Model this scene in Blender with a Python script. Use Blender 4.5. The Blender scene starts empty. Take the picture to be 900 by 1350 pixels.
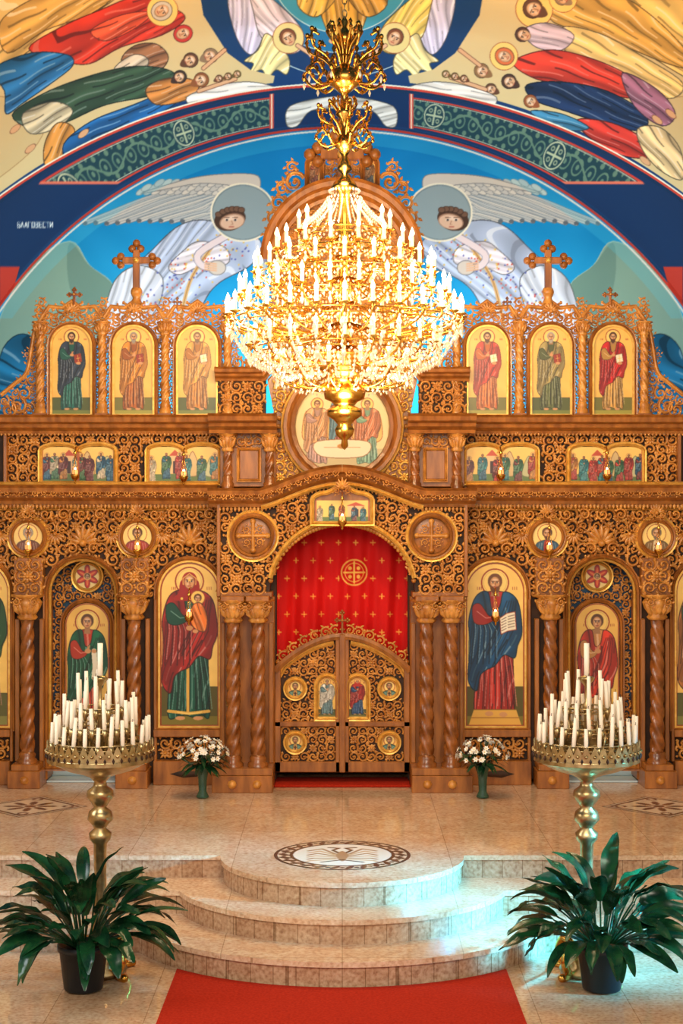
import bpy, math, random
import numpy as np
from math import sin, cos, pi, sqrt
from mathutils import Vector
random.seed(7); rng=np.random.default_rng(7)
F=2100.; CX=451.; HZ=675.; CAMZ=3.08
def px(x,Y=15.): return (x-CX)*Y/F
def pz(y,Y=15.): return CAMZ+(HZ-y)*Y/F
U=15./F
def lin3(c):
    c=np.asarray(c,float)/255.
    return np.where(c<=0.04045,c/12.92,((c+0.055)/1.055)**2.4)
def lin(c): return tuple(float(v) for v in lin3(c))+(1.,)
scene=bpy.context.scene
# ------------------------------------------------------------ materials
def newmat(name):
    m=bpy.data.materials.new(name); m.use_nodes=True
    nt=m.node_tree; b=nt.nodes['Principled BSDF']; return m,nt,b
def mat(name,c,rough=.5,metal=0.,c2=None,scale=8.,stretch=(1,1,1),bump=0.,emis=None,es=0.,spec=.5,trans=0.,coat=0.,bscale=None):
    m,nt,b=newmat(name)
    b.inputs['Base Color'].default_value=lin(c); b.inputs['Roughness'].default_value=rough
    b.inputs['Metallic'].default_value=metal; b.inputs['Specular IOR Level'].default_value=spec
    b.inputs['Transmission Weight'].default_value=trans; b.inputs['Coat Weight'].default_value=coat
    b.inputs['Coat Roughness'].default_value=.15
    if emis: b.inputs['Emission Color'].default_value=lin(emis); b.inputs['Emission Strength'].default_value=es
    if c2 or bump:
        tc=nt.nodes.new('ShaderNodeTexCoord'); mp=nt.nodes.new('ShaderNodeMapping'); mp.inputs['Scale'].default_value=stretch
        nt.links.new(tc.outputs['Object'],mp.inputs['Vector'])
        nz=nt.nodes.new('ShaderNodeTexNoise'); nz.inputs['Scale'].default_value=scale; nz.inputs['Detail'].default_value=5
        nt.links.new(mp.outputs['Vector'],nz.inputs['Vector'])
        if c2:
            r=nt.nodes.new('ShaderNodeValToRGB'); r.color_ramp.elements[0].position=.35; r.color_ramp.elements[1].position=.68
            r.color_ramp.elements[0].color=lin(c); r.color_ramp.elements[1].color=lin(c2)
            nt.links.new(nz.outputs['Fac'],r.inputs['Fac']); nt.links.new(r.outputs['Color'],b.inputs['Base Color'])
        if bump:
            bp=nt.nodes.new('ShaderNodeBump'); bp.inputs['Strength'].default_value=bump; bp.inputs['Distance'].default_value=.01
            nt.links.new(nz.outputs['Fac'],bp.inputs['Height']); nt.links.new(bp.outputs['Normal'],b.inputs['Normal'])
    return m
def attrmat(name,rough=.6,spec=.3,sheen=0):
    m,nt,b=newmat(name)
    a=nt.nodes.new('ShaderNodeAttribute'); a.attribute_name='Col'
    nt.links.new(a.outputs['Color'],b.inputs['Base Color'])
    b.inputs['Roughness'].default_value=rough; b.inputs['Specular IOR Level'].default_value=spec
    return m
WOOD=mat('oak_wood',(132,76,26),.36,c2=(180,112,46),scale=5,stretch=(3,3,.6),bump=.15,coat=.15)
CARV=mat('carved_oak',(170,104,36),.36,c2=(224,156,72),scale=11,bump=.2,coat=.2)
SHAFT=mat('column_oak',(114,62,24),.26,c2=(166,98,42),scale=9,bump=.1,coat=.25)
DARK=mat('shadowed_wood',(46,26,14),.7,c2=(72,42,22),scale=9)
BLUEB=mat('blue_backing',(22,82,122),.6,c2=(36,52,62),scale=9)
GILT=mat('gilded_trim',(218,162,70),.34,.5,c2=(240,194,104),scale=20)
BRASS=mat('brass',(196,138,50),.24,1.,c2=(230,178,88),scale=25)
PEWTER=mat('aged_brass',(196,172,124),.28,.9,c2=(150,124,80),scale=18,bump=.2)
CANDLE=mat('candle_wax',(252,240,218),.45,spec=.4)
BULB=mat('bulb_glow',(255,240,205),.3,emis=(255,226,164),es=11.)
ECAN=mat('electric_candle_sleeve',(255,236,190),.4,emis=(255,214,140),es=.6)  # weak emission brightens the sleeves as if lit by the bulbs
CRYS=mat('crystal',(255,250,238),.05,.5,emis=(255,220,165),es=.2,spec=1.)  # slight warm emission put into the material to suggest sparkle
PAINT=attrmat('painted_icon',.32,.5); FRESCO=attrmat('fresco_paint',.8,.2); CLOTH=attrmat('curtain_cloth',.7,.2)
INLAY=attrmat('stone_inlay',.12,.5)
LEAF=mat('leaf_green',(10,44,28),.24,c2=(26,76,40),scale=10)
POT=mat('pot_plastic',(14,22,30),.4); SOIL=mat('soil',(50,36,26),.9)
RED=mat('red_carpet_wool',(158,34,18),.95,c2=(182,48,26),scale=60,bump=.5,spec=.1)
PETAL=mat('white_petals',(245,242,232),.6); GLASS=mat('green_glass',(70,120,96),.1,trans=.6)
YEL=mat('flower_centre',(230,190,60),.6)
RUBY=mat('lamp_glass',(255,190,130),.15,emis=(255,150,70),es=1.)
PLAST=mat('plaster',(214,196,160),.85,c2=(206,186,150),scale=3)
def granite(name,cols,tile=.6,rough=.14,off=0.,mort=(.6,.54,.47,1),mixf=.38):
    m,nt,b=newmat(name); L=nt.links
    tc=nt.nodes.new('ShaderNodeTexCoord')
    n1=nt.nodes.new('ShaderNodeTexNoise'); n1.inputs['Scale'].default_value=38; n1.inputs['Detail'].default_value=6
    n2=nt.nodes.new('ShaderNodeTexNoise'); n2.inputs['Scale'].default_value=3.5; n2.inputs['Detail'].default_value=4; n2.inputs['Distortion'].default_value=1.2
    L.new(tc.outputs['Object'],n1.inputs['Vector']); L.new(tc.outputs['Object'],n2.inputs['Vector'])
    r1=nt.nodes.new('ShaderNodeValToRGB'); e=r1.color_ramp.elements; e[0].position=.28; e[0].color=lin(cols[2]); e[1].position=.5; e[1].color=lin(cols[0])
    x=e.new(.72); x.color=lin(cols[1])
    L.new(n1.outputs['Fac'],r1.inputs['Fac'])
    r2=nt.nodes.new('ShaderNodeValToRGB'); e=r2.color_ramp.elements; e[0].position=.35; e[0].color=lin(cols[3]); e[1].position=.62; e[1].color=(1,1,1,1)
    L.new(n2.outputs['Fac'],r2.inputs['Fac'])
    mx=nt.nodes.new('ShaderNodeMix'); mx.data_type='RGBA'; mx.blend_type='MULTIPLY'; mx.inputs[0].default_value=mixf
    L.new(r1.outputs['Color'],mx.inputs[6]); L.new(r2.outputs['Color'],mx.inputs[7])
    bk=nt.nodes.new('ShaderNodeTexBrick'); bk.offset=0.; bk.inputs['Scale'].default_value=1.; bk.inputs['Brick Width'].default_value=tile; bk.inputs['Row Height'].default_value=tile
    bk.inputs['Mortar Size'].default_value=.003; bk.inputs['Color1'].default_value=(1,1,1,1); bk.inputs['Color2'].default_value=(.9,.88,.85,1); bk.inputs['Mortar'].default_value=mort
    L.new(tc.outputs['Object'],bk.inputs['Vector'])
    m2=nt.nodes.new('ShaderNodeMix'); m2.data_type='RGBA'; m2.blend_type='MULTIPLY'; m2.inputs[0].default_value=1.
    L.new(mx.outputs[2],m2.inputs[6]); L.new(bk.outputs['Color'],m2.inputs[7]); L.new(m2.outputs[2],b.inputs['Base Color'])
    b.inputs['Roughness'].default_value=rough
    return m
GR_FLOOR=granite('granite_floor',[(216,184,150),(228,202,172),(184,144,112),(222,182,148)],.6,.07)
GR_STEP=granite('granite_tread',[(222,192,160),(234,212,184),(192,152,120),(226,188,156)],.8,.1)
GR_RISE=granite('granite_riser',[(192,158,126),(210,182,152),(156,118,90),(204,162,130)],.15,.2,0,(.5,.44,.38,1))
# ------------------------------------------------------------ mesh builder
class MB:
    def __init__(s): s.v=[];s.f=[];s.m=[];s.s=[];s.n=0
    def add(s,V,Fc,mat=0,smooth=True):
        V=np.asarray(V,float).reshape(-1,3); o=s.n
        s.v.append(V); s.f.extend([tuple(int(i)+o for i in f) for f in Fc]); s.m.extend([mat]*len(Fc)); s.s.extend([smooth]*len(Fc)); s.n+=len(V)
    def box(s,x0,x1,y0,y1,z0,z1,mat=0,bev=.006):
        b=min(bev,abs(x1-x0)/3,abs(y1-y0)/3,abs(z1-z0)/3)
        x0,x1=min(x0,x1),max(x0,x1);y0,y1=min(y0,y1),max(y0,y1);z0,z1=min(z0,z1),max(z0,z1)
        V=[];idx={}
        for i,x in enumerate((x0,x1)):
            for j,y in enumerate((y0,y1)):
                for k,z in enumerate((z0,z1)):
                    sx=(1,-1)[i]*b; sy=(1,-1)[j]*b; sz=(1,-1)[k]*b
                    idx[i,j,k]=len(V); V+= [(x,y+sy,z+sz),(x+sx,y,z+sz),(x+sx,y+sy,z)]
        Fc=[]
        def q(a,c): 
            ks=[(0,0),(1,0),(1,1),(0,1)]; Fc.append([])
            for t in ks:
                l=list(t); l.insert(a,c); Fc[-1].append(idx[tuple(l)]+a)
        for a in range(3):
            for c in (0,1): q(a,c)
        for a in range(3):
            o=[t for t in range(3) if t!=a]
            for u in (0,1):
                for w in (0,1):
                    def kk(e):
                        l=[0,0,0]; l[a]=e; l[o[0]]=u; l[o[1]]=w; return idx[tuple(l)]
                    Fc.append([kk(0)+o[0],kk(1)+o[0],kk(1)+o[1],kk(0)+o[1]])
        for k in idx.values(): Fc.append([k,k+1,k+2])
        s.add(V,Fc,mat,False)
    def pbox(s,x0,x1,y0,y1,Ya,Yb,mat=0): s.box(px(x0),px(x1),Ya,Yb,pz(y1),pz(y0),mat)
    def gridfaces(s,nr,nc,wrap=False):
        Fc=[]
        for i in range(nr-1):
            for j in range(nc if wrap else nc-1):
                k=(j+1)%nc; Fc.append((i*nc+j,i*nc+k,(i+1)*nc+k,(i+1)*nc+j))
        return Fc
    def lathe(s,cx,cy,prof,seg=16,lobes=0,amp=0.,twist=0.,mat=0,z0=0.,sub=0):
        prof=[(p[0],p[1]) for p in prof]
        if sub:
            q=[]
            for a,b in zip(prof[:-1],prof[1:]):
                for t in range(sub): q.append((a[0]+(b[0]-a[0])*t/sub,a[1]+(b[1]-a[1])*t/sub))
            q.append(prof[-1]); prof=q
        P=np.array(prof); th=np.linspace(0,2*pi,seg,endpoint=False)
        R=P[:,0][:,None]*(1+amp*np.cos(lobes*th[None,:]-twist*P[:,1][:,None]))
        V=np.stack([cx+R*np.cos(th),cy+R*np.sin(th),np.repeat(P[:,1][:,None]+z0,seg,1)],-1)
        s.add(V,s.gridfaces(len(prof),seg,True),mat)
    def tube(s,path,rad,seg=6,mat=0):
        P=np.asarray(path,float); n=len(P); rad=np.broadcast_to(rad,(n,))
        T=np.gradient(P,axis=0); T/=np.linalg.norm(T,axis=1)[:,None]+1e-9
        a=np.array([0,0,1.]) if abs(T[0][2])<.9 else np.array([1.,0,0])
        N=[];nn=a-T[0]*a.dot(T[0]); 
        for t in T:
            nn=nn-t*nn.dot(t); nn/=np.linalg.norm(nn)+1e-9; N.append(nn)
        N=np.array(N); B=np.cross(T,N); th=np.linspace(0,2*pi,seg,endpoint=False)
        V=P[:,None,:]+rad[:,None,None]*(N[:,None,:]*np.cos(th)[None,:,None]+B[:,None,:]*np.sin(th)[None,:,None])
        Fc=s.gridfaces(n,seg,True); Fc.append(list(range(seg))[::-1]); Fc.append([(n-1)*seg+i for i in range(seg)])
        s.add(V,Fc,mat)
    def relief(s,P,w,y,h,mat=0):
        P=np.asarray(P,float); n=len(P); w=np.broadcast_to(w,(n,)); T=np.gradient(P,axis=0); T/=np.linalg.norm(T,axis=1)[:,None]+1e-9
        N=np.c_[-T[:,1],T[:,0]]; V=[]
        for k,(b,a) in enumerate(((-1,0),(-.55,.8),(0,1),(.55,.8),(1,0))):
            q=P+N*(w*b)[:,None]; V.append(np.c_[q[:,0],np.full(n,y-h*a),q[:,1]])
        V=np.stack(V,1); s.add(V,s.gridfaces(n,5),mat)
    def sweep(s,path,prof,y,mat=0,closed=False,smooth=False):
        P=np.asarray(path,float); n=len(P); N=[]
        for i in range(n):
            if closed: a=P[i]-P[i-1]; b=P[(i+1)%n]-P[i]
            else: a=P[i]-P[i-1] if i>0 else P[1]-P[0]; b=P[i+1]-P[i] if i<n-1 else P[-1]-P[-2]
            a=a/(np.linalg.norm(a)+1e-9); b=b/(np.linalg.norm(b)+1e-9)
            n1=np.array([-a[1],a[0]]); n2=np.array([-b[1],b[0]]); m=n1+n2; m/=np.linalg.norm(m)+1e-9
            N.append(m/max(.5,m.dot(n1)))
        N=np.array(N); V=np.stack([np.c_[P[:,0]+N[:,0]*b,np.full(n,y-a),P[:,1]+N[:,1]*b] for a,b in prof],1)
        m=len(prof); Fc=s.gridfaces(n,m)
        if closed: Fc+=[((n-1)*m+j,(n-1)*m+j+1,j+1,j) for j in range(m-1)]
        else: Fc+=[list(range(m)),[(n-1)*m+j for j in range(m)][::-1]]
        s.add(V,Fc,mat,smooth)
    def prism(s,poly,y0,y1,mat=0):
        n=len(poly); V=[(p[0],y0,p[1]) for p in poly]+[(p[0],y1,p[1]) for p in poly]
        Fc=[list(range(n)),[n+i for i in range(n)][::-1]]+[(i,i+n,(i+1)%n+n,(i+1)%n) for i in range(n)]
        s.add(V,Fc,mat,False)
    def leaf(s,x,z,a,l,w,y,h,mat=0):
        d=np.array([cos(a),sin(a)]); n=np.array([-d[1],d[0]]); p=np.array([x,z])
        pts=[p,p+d*l*.35+n*w,p+d*l*.7+n*w*.7,p+d*l,p+d*l*.7-n*w*.7,p+d*l*.35-n*w,p+d*l*.4]
        V=[(q[0],y-(h if i==6 else (h*.35 if i==3 else 0)),q[1]) for i,q in enumerate(pts)]
        s.add(V,[(i,(i+1)%6,6) for i in range(6)],mat)
    def dome(s,x,z,r,y,h,mat=0,seg=8):
        V=[];
        for rr,hh in ((1,0),(.75,.65)):
            for k in range(seg): V.append((x+r*rr*cos(2*pi*k/seg),y-h*hh,z+r*rr*sin(2*pi*k/seg)))
        V.append((x,y-h,z)); Fc=s.gridfaces(2,seg,True)+[(seg+k,seg+(k+1)%seg,2*seg) for k in range(seg)]
        s.add(V,Fc,mat)
    def ball(s,c,r,seg=8,rings=6,mat=0,sz=1.):
        th=np.linspace(.05,pi-.05,rings)
        s.lathe(c[0],c[1],[(r*sin(t),c[2]-sz*r*cos(t)) for t in th],seg,mat=mat)
    def octa(s,c,r,h,mat=0):
        x,y,z=c; s.add([(x+r,y,z),(x,y+r,z),(x-r,y,z),(x,y-r,z),(x,y,z+h),(x,y,z-h)],[(0,1,4),(1,2,4),(2,3,4),(3,0,4),(1,0,5),(2,1,5),(3,2,5),(0,3,5)],mat,False)
    def mirror(s):
        V=np.concatenate(s.v); V2=V.copy(); V2[:,0]*=-1; o=s.n; k=len(s.f)
        s.v=[V,V2]; s.f+= [tuple(i+o for i in f)[::-1] for f in s.f[:k]]; s.m+=s.m[:k]; s.s+=s.s[:k]; s.n*=2
    def mesh(s,name,mats):
        me=bpy.data.meshes.new(name); me.from_pydata(np.concatenate(s.v).tolist(),[],s.f)
        for m in mats: me.materials.append(m)
        me.polygons.foreach_set('material_index',s.m); me.polygons.foreach_set('use_smooth',s.s); me.update(); return me
    def obj(s,name,mats,parent=None): return link(name,s.mesh(name,mats),parent)
def link(name,me,parent=None,loc=(0,0,0)):
    o=bpy.data.objects.new(name,me); scene.collection.objects.link(o); o.location=loc
    if parent: o.parent=parent
    return o
def empty(name,loc=(0,0,0)): return link(name,None,None,loc)
# ------------------------------------------------------------ painter
def smoothp(pts,k=5,closed=True):
    P=np.array(pts,float); n=len(P); out=[]
    for i in range(n if closed else n-1):
        g=lambda j:P[j%n] if closed else P[min(max(j,0),n-1)]
        p0,p1,p2,p3=g(i-1),g(i),g(i+1),g(i+2)
        for t in np.linspace(0,1,k,endpoint=False):
            out.append(.5*((2*p1)+(-p0+p2)*t+(2*p0-5*p1+4*p2-p3)*t*t+(-p0+3*p1-3*p2+p3)*t**3))
    if not closed: out.append(P[-1])
    return np.array(out)
dk=lambda k,f:tuple(min(255,v*f) for v in k)
lt=lambda k,f=.5:tuple(v+(255-v)*f for v in k)
class Canvas:
    def __init__(s,x0,y0,x1,y1,res,bg):
        s.x0,s.y0,s.res=x0,y0,res; s.W=int((x1-x0)*res)+1; s.H=int((y1-y0)*res)+1
        s.a=np.zeros((s.H,s.W,3)); s.a[:]=bg
    def reg(s,xa,xb,ya,yb,pad=1):
        i0=max(0,int((ya-pad-s.y0)*s.res)); i1=min(s.H,int((yb+pad-s.y0)*s.res)+2)
        j0=max(0,int((xa-pad-s.x0)*s.res)); j1=min(s.W,int((xb+pad-s.x0)*s.res)+2)
        if i1<=i0 or j1<=j0: return None
        Y,X=np.mgrid[i0:i1,j0:j1]; return slice(i0,i1),slice(j0,j1),X/s.res+s.x0,Y/s.res+s.y0
    def put(s,r,m,col,al=1.):
        v=s.a[r[0],r[1]]; v[m]=v[m]*(1-al)+np.array(col,float)*al
    def pmask(s,P):
        r=s.reg(P[:,0].min(),P[:,0].max(),P[:,1].min(),P[:,1].max())
        if r is None: return None,None
        X,Y=r[2],r[3]; m=np.zeros(X.shape,bool)
        for (xa,ya),(xb,yb) in zip(P,np.roll(P,-1,0)):
            if ya==yb: continue
            m^=((ya>Y)!=(yb>Y))&(X<(xb-xa)*(Y-ya)/(yb-ya)+xa)
        return r,m
    def poly(s,pts,col,al=1.):
        r,m=s.pmask(np.asarray(pts,float))
        if r is not None: s.put(r,m,col,al)
    def blob(s,pts,col,al=1.,out=None,ow=1.):
        q=smoothp(pts); s.poly(q,col,al)
        if out is not None: s.line(list(q)+[q[0]],ow,out)
    def drape(s,pts,col,ang,per=9.,ow=1.1,light=.4,wav=1.6,seed=0.,con=1.):
        # painted cloth: soft modelled bands with thin fold lines that fan out along `ang`
        q=smoothp(pts); r,m=s.pmask(q)
        if r is None: return
        X,Y=r[2]-q[:,0].mean(),r[3]-q[:,1].mean(); u=X*cos(ang)+Y*sin(ang); v=-X*sin(ang)+Y*cos(ang)
        v2=v*(1+.006*u)+wav*np.sin(u/26.+seed)+.8*np.sin(u/9.+v/11.+seed*2)+.012*v*v*np.sin(seed+1.)
        w=np.sin(2*pi*v2/per); w2=np.sin(2*pi*v2/(per*2.6)+u/40.+seed*3)
        brk=np.sin(u/13.+np.floor(v2/per)*2.4+seed)       # fold lines break off along their length
        base=np.array(col,float)[None,None]*np.ones(X.shape+(1,)); sh=(1-.17*con*np.clip(w2,-1,1)-.06*w)[...,None]
        base=np.clip(base*sh,0,255); A=s.a[r[0],r[1]]; A[m]=base[m]
        s.put(r,m&(w>.9)&(brk>-.55),dk(col,1-.5*con),.9); s.put(r,m&(w<-.92)&(brk<.5),lt(col,light),.85)
        s.line(list(q)+[q[0]],ow,dk(col,.38))
    def ell(s,cx,cy,rx,ry,col,rot=0.,ring=None,al=1.):
        R=max(rx,ry); r=s.reg(cx-R,cx+R,cy-R,cy+R)
        if r is None: return
        X,Y=r[2]-cx,r[3]-cy; a=X*cos(rot)+Y*sin(rot); b=-X*sin(rot)+Y*cos(rot)
        d=np.sqrt((a/rx)**2+(b/ry)**2); m=d<=1
        if ring: m&=d>=1-ring/R
        s.put(r,m,col,al)
    def line(s,pts,w,col,al=1.):
        for (xa,ya),(xb,yb) in zip(pts[:-1],pts[1:]):
            r=s.reg(min(xa,xb),max(xa,xb),min(ya,yb),max(ya,yb),w+1)
            if r is None: continue
            dx,dy=xb-xa,yb-ya; L=dx*dx+dy*dy+1e-9
            t=np.clip(((r[2]-xa)*dx+(r[3]-ya)*dy)/L,0,1)
            s.put(r,np.hypot(r[2]-xa-t*dx,r[3]-ya-t*dy)<=w/2,col,al)
    def head(s,x,y,R,ang=0.,hair=(92,56,32),halo=None,beard=True,skin=(214,164,120),scarf=None):
        T=lambda a,b:(x+R*(a*cos(ang)-b*sin(ang)),y+R*(a*sin(ang)+b*cos(ang)))
        def E(a,b,ra,rb,c): p=T(a,b); s.ell(p[0],p[1],ra*R,rb*R,c,ang)
        if halo: s.ell(x,y,R*2.08,R*2.08,(150,66,34)); s.ell(x,y,R*2.,R*2.,halo)
        if scarf: E(0,.1,1.3,1.45,dk(scarf,.45)); E(0,.1,1.2,1.35,scarf)
        else: E(0,-.18,1.12,1.12,dk(hair,.5)); E(0,-.18,1.03,1.03,hair)
        E(0,.12,.78,1.,dk(skin,.68)); E(-.03,.08,.7,.92,skin); E(0,-.4,.4,.22,lt(skin,.4)); E(-.28,.34,.16,.16,lt(skin,.25))
        if beard: s.blob([T(-.75,.25),T(-.6,1.),T(0,1.6),T(.6,1.),T(.75,.25),T(.4,.62),T(-.4,.62)],hair)
        for e in (-.34,.34): E(e,0,.17,.11,(250,238,220)); E(e,0,.1,.11,(30,20,16)); s.line([T(e-.22,-.2),T(e+.2,-.22)],max(.7,.09*R),(70,40,24))
        s.line([T(.02,-.05),T(.1,.42),T(-.08,.44)],max(.6,.08*R),(150,96,62)); s.line([T(-.2,.66),T(.2,.66)],max(.7,.1*R),(160,56,44))
    def blur(s):
        for ax in (0,1):
            s.a=(np.roll(s.a,1,ax)+2*s.a+np.roll(s.a,-1,ax))/4
    def sample(s,x,y,out=None):
        fx=(x-s.x0)*s.res; fy=(y-s.y0)*s.res; bad=(fx<0)|(fy<0)|(fx>s.W-2)|(fy>s.H-2)
        i=np.clip(fy,0,s.H-2); j=np.clip(fx,0,s.W-2); i0=i.astype(int); j0=j.astype(int); a=(i-i0)[...,None]; b=(j-j0)[...,None]
        c=s.a[i0,j0]*(1-a)*(1-b)+s.a[i0+1,j0]*a*(1-b)+s.a[i0,j0+1]*(1-a)*b+s.a[i0+1,j0+1]*a*b
        if out is not None: c[bad]=out
        return c
def gridobj(name,V,C,m,parent=None,smooth=True):
    nr,nc=V.shape[:2]; me=bpy.data.meshes.new(name)
    idx=np.arange(nr*nc).reshape(nr,nc); f=np.stack([idx[:-1,:-1],idx[:-1,1:],idx[1:,1:],idx[1:,:-1]],-1).reshape(-1,4)
    me.vertices.add(nr*nc); me.vertices.foreach_set('co',V.reshape(-1).astype(np.float32))
    me.loops.add(len(f)*4); me.loops.foreach_set('vertex_index',f.reshape(-1).astype(np.int32))
    me.polygons.add(len(f)); me.polygons.foreach_set('loop_start',np.arange(0,len(f)*4,4,dtype=np.int32))
    me.update(calc_edges=True)
    if smooth: me.polygons.foreach_set('use_smooth',[True]*len(f))
    at=me.color_attributes.new('Col','FLOAT_COLOR','POINT'); L=lin3(np.clip(C,0,255)).reshape(-1,3)
    at.data.foreach_set('color',np.c_[L,np.ones(len(L))].reshape(-1).astype(np.float32))
    me.materials.append(m); me.validate(); return link(name,me,parent)
SKIN=(208,150,100)
def saint(c,ox,oy,H,robe,cloak,ang=0.,hair=(92,56,32),beard=True,halo=True,wid=1.,book=None,bust=False,feet=True,skin=SKIN,hood=None,hem=None,halocol=(246,210,118),scroll_=None):
    ca,sa=cos(ang),sin(ang)
    def T(p): return [(ox+H*(x*wid*ca-y*sa),oy+H*(x*wid*sa+y*ca)) for x,y in p]
    def E(x,y,rx,ry,col,ring=None): q=T([(x,y)])[0]; c.ell(q[0],q[1],rx*H,ry*H,col,ang,ring*H if ring else None)
    def L(p,w,col,al=1): c.line(T(p),max(.6,w*H),col,al)
    d=dk; hi=lt
    if halo: E(0,.078,.09,.09,halocol); E(0,.078,.094,.094,(150,56,26),.009); E(0,.078,.078,.078,dk(halocol,.86),.004)
    rb=[(-.05,.14),(-.12,.18),(-.15,.34),(-.12,.55),(-.14,.93),(-.08,.955),(-.03,.94),(.03,.955),(.08,.94),(.13,.935),(.12,.55),(.15,.34),(.12,.18),(.05,.14)]
    c.drape(T(rb),robe,ang+pi/2,max(4.,.075*H),max(.6,.006*H),.4,.02*H,1.)
    for k in range(7):
        x=-.11+.037*k; L([(x*.7,.5),(x*.9,.62),(x,.76),(x*1.15,.93)],.006,d(robe,.42)); L([(x*.7+.014,.55),(x+.016,.74),(x*1.15+.016,.9)],.005,hi(robe,.4),.9)
    if hem: L([(-.135,.915),(0,.93),(.125,.915)],.02,hem); L([(-.01,.5),(-.01,.92)],.018,hem)
    if feet:
        E(-.06,.96,.032,.013,skin); E(.055,.96,.032,.013,skin)
    if cloak:
        cl=[(-.05,.14),(-.13,.175),(-.175,.33),(-.165,.5),(-.18,.72),(-.125,.8),(-.1,.7),(-.06,.66),(.0,.63),(.06,.56),(.13,.58),(.15,.5),(.18,.4),(.15,.2),(.06,.14),(.03,.24),(-.02,.26)]
        c.drape(T(cl),cloak,ang+pi/2+.25,max(4.,.08*H),max(.6,.006*H),.45,.03*H,2.)
        c.blob(T([(-.17,.35),(-.13,.3),(-.1,.45),(-.13,.72),(-.175,.7)]),d(cloak,.66),.6); c.blob(T([(.1,.2),(.15,.22),(.17,.4),(.1,.5)]),d(cloak,.7),.6)
        for k in range(5):
            L([(-.15+.025*k,.22+.02*k),(-.14+.035*k,.38),(-.16+.04*k,.62)],.006,d(cloak,.42)); L([(-.14+.025*k,.24+.02*k),(-.128+.035*k,.4),(-.148+.04*k,.58)],.0045,hi(cloak,.5),.9)
            L([(.14-.015*k,.2),(.12-.03*k,.4),(.04-.03*k,.56)],.006,d(cloak,.45),.9)
    c.blob(T([(-.15,.24),(-.1,.22),(-.04,.3),(.0,.285),(-.01,.33),(-.08,.36),(-.14,.34)]),d(robe,.9),1.,d(robe,.4),max(.5,.004*H))
    L([(-.12,.27),(-.06,.315),(-.02,.31)],.006,hi(robe,.4))
    E(.005,.3,.024,.018,skin); L([(.01,.29),(.02,.258)],.01,skin); L([(.0,.29),(.006,.262)],.008,skin)
    if book:
        c.poly(T([(.03,.3),(.12,.28),(.135,.38),(.045,.4)]),book); L([(.03,.3),(.12,.28),(.135,.38),(.045,.4),(.03,.3)],.007,(120,60,30)); L([(.08,.305),(.09,.375)],.005,(230,190,90)); L([(.06,.345),(.11,.335)],.005,(230,190,90)); E(.09,.4,.03,.018,skin)
    if scroll_: L([(.06,.3),(.07,.42),(.06,.5)],.04,scroll_); E(.06,.3,.02,.015,skin)
    c.poly(T([(-.022,.12),(.022,.12),(.03,.17),(-.03,.17)]),d(skin,.8))
    E(0,.07,.048,.052,hood or hair)
    if hood: c.blob(T([(-.05,.07),(-.07,.15),(-.1,.2),(.1,.2),(.07,.15),(.05,.07)]),hood); L([(-.04,.1),(-.042,.06),(0,.028),(.042,.06),(.04,.1)],.006,(226,180,90))
    E(0,.083,.034,.045,d(skin,.68)); E(-.001,.082,.03,.041,skin); E(0,.062,.018,.01,hi(skin,.4)); E(-.012,.096,.008,.008,hi(skin,.3))
    if beard: c.blob(T([(-.033,.092),(-.028,.13),(0,.157),(.028,.13),(.033,.092),(.018,.104),(-.018,.104)]),hair)
    for sx in (-1,1):
        E(.014*sx,.078,.008,.005,(250,236,214)); E(.014*sx,.078,.0048,.0048,(36,22,16)); L([(.005*sx,.069),(.023*sx,.069)],.005,(80,44,24))
    L([(.001,.074),(.003,.097)],.005,(140,84,50)); L([(-.009,.108),(.009,.108)],.006,(150,54,44))
def archgrid(cx,w,top,bot,n,arch=True,res=.6):
    r=w/2; nc=max(8,int(w/res)); nr=max(8,int((bot-top)/res))
    u=np.linspace(-1,1,nc); xt=cx+r*u
    zt=top+(r-r*np.sqrt(np.clip(1-u*u,0,1))) if arch else np.full(nc,top)
    v=np.linspace(0,1,nr)[:,None]; Yp=zt[None,:]*(1-v)+bot*v; Xp=np.repeat(xt[None,:],nr,0); return Xp,Yp
def discgrid(cx,cy,r,res=.6):
    n=max(10,int(2*r/res)); u=np.sin(np.linspace(-pi/2,pi/2,n)); h=np.sqrt(np.clip(1-u*u,0,1)); v=np.linspace(-1,1,n)[:,None]
    return np.repeat((cx+r*u)[None,:],n,0),cy+r*v*h[None,:]
def place(name,g,c,cx,cy,Y,parent):
    c.blur(); Xp,Yp=g; C=c.sample(Xp-cx,Yp-cy); V=np.stack([px(Xp),np.full(Xp.shape,Y),pz(Yp)],-1)
    return gridobj(name,V,C,PAINT,parent,False)
GOLDBG=(238,190,94)
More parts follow.
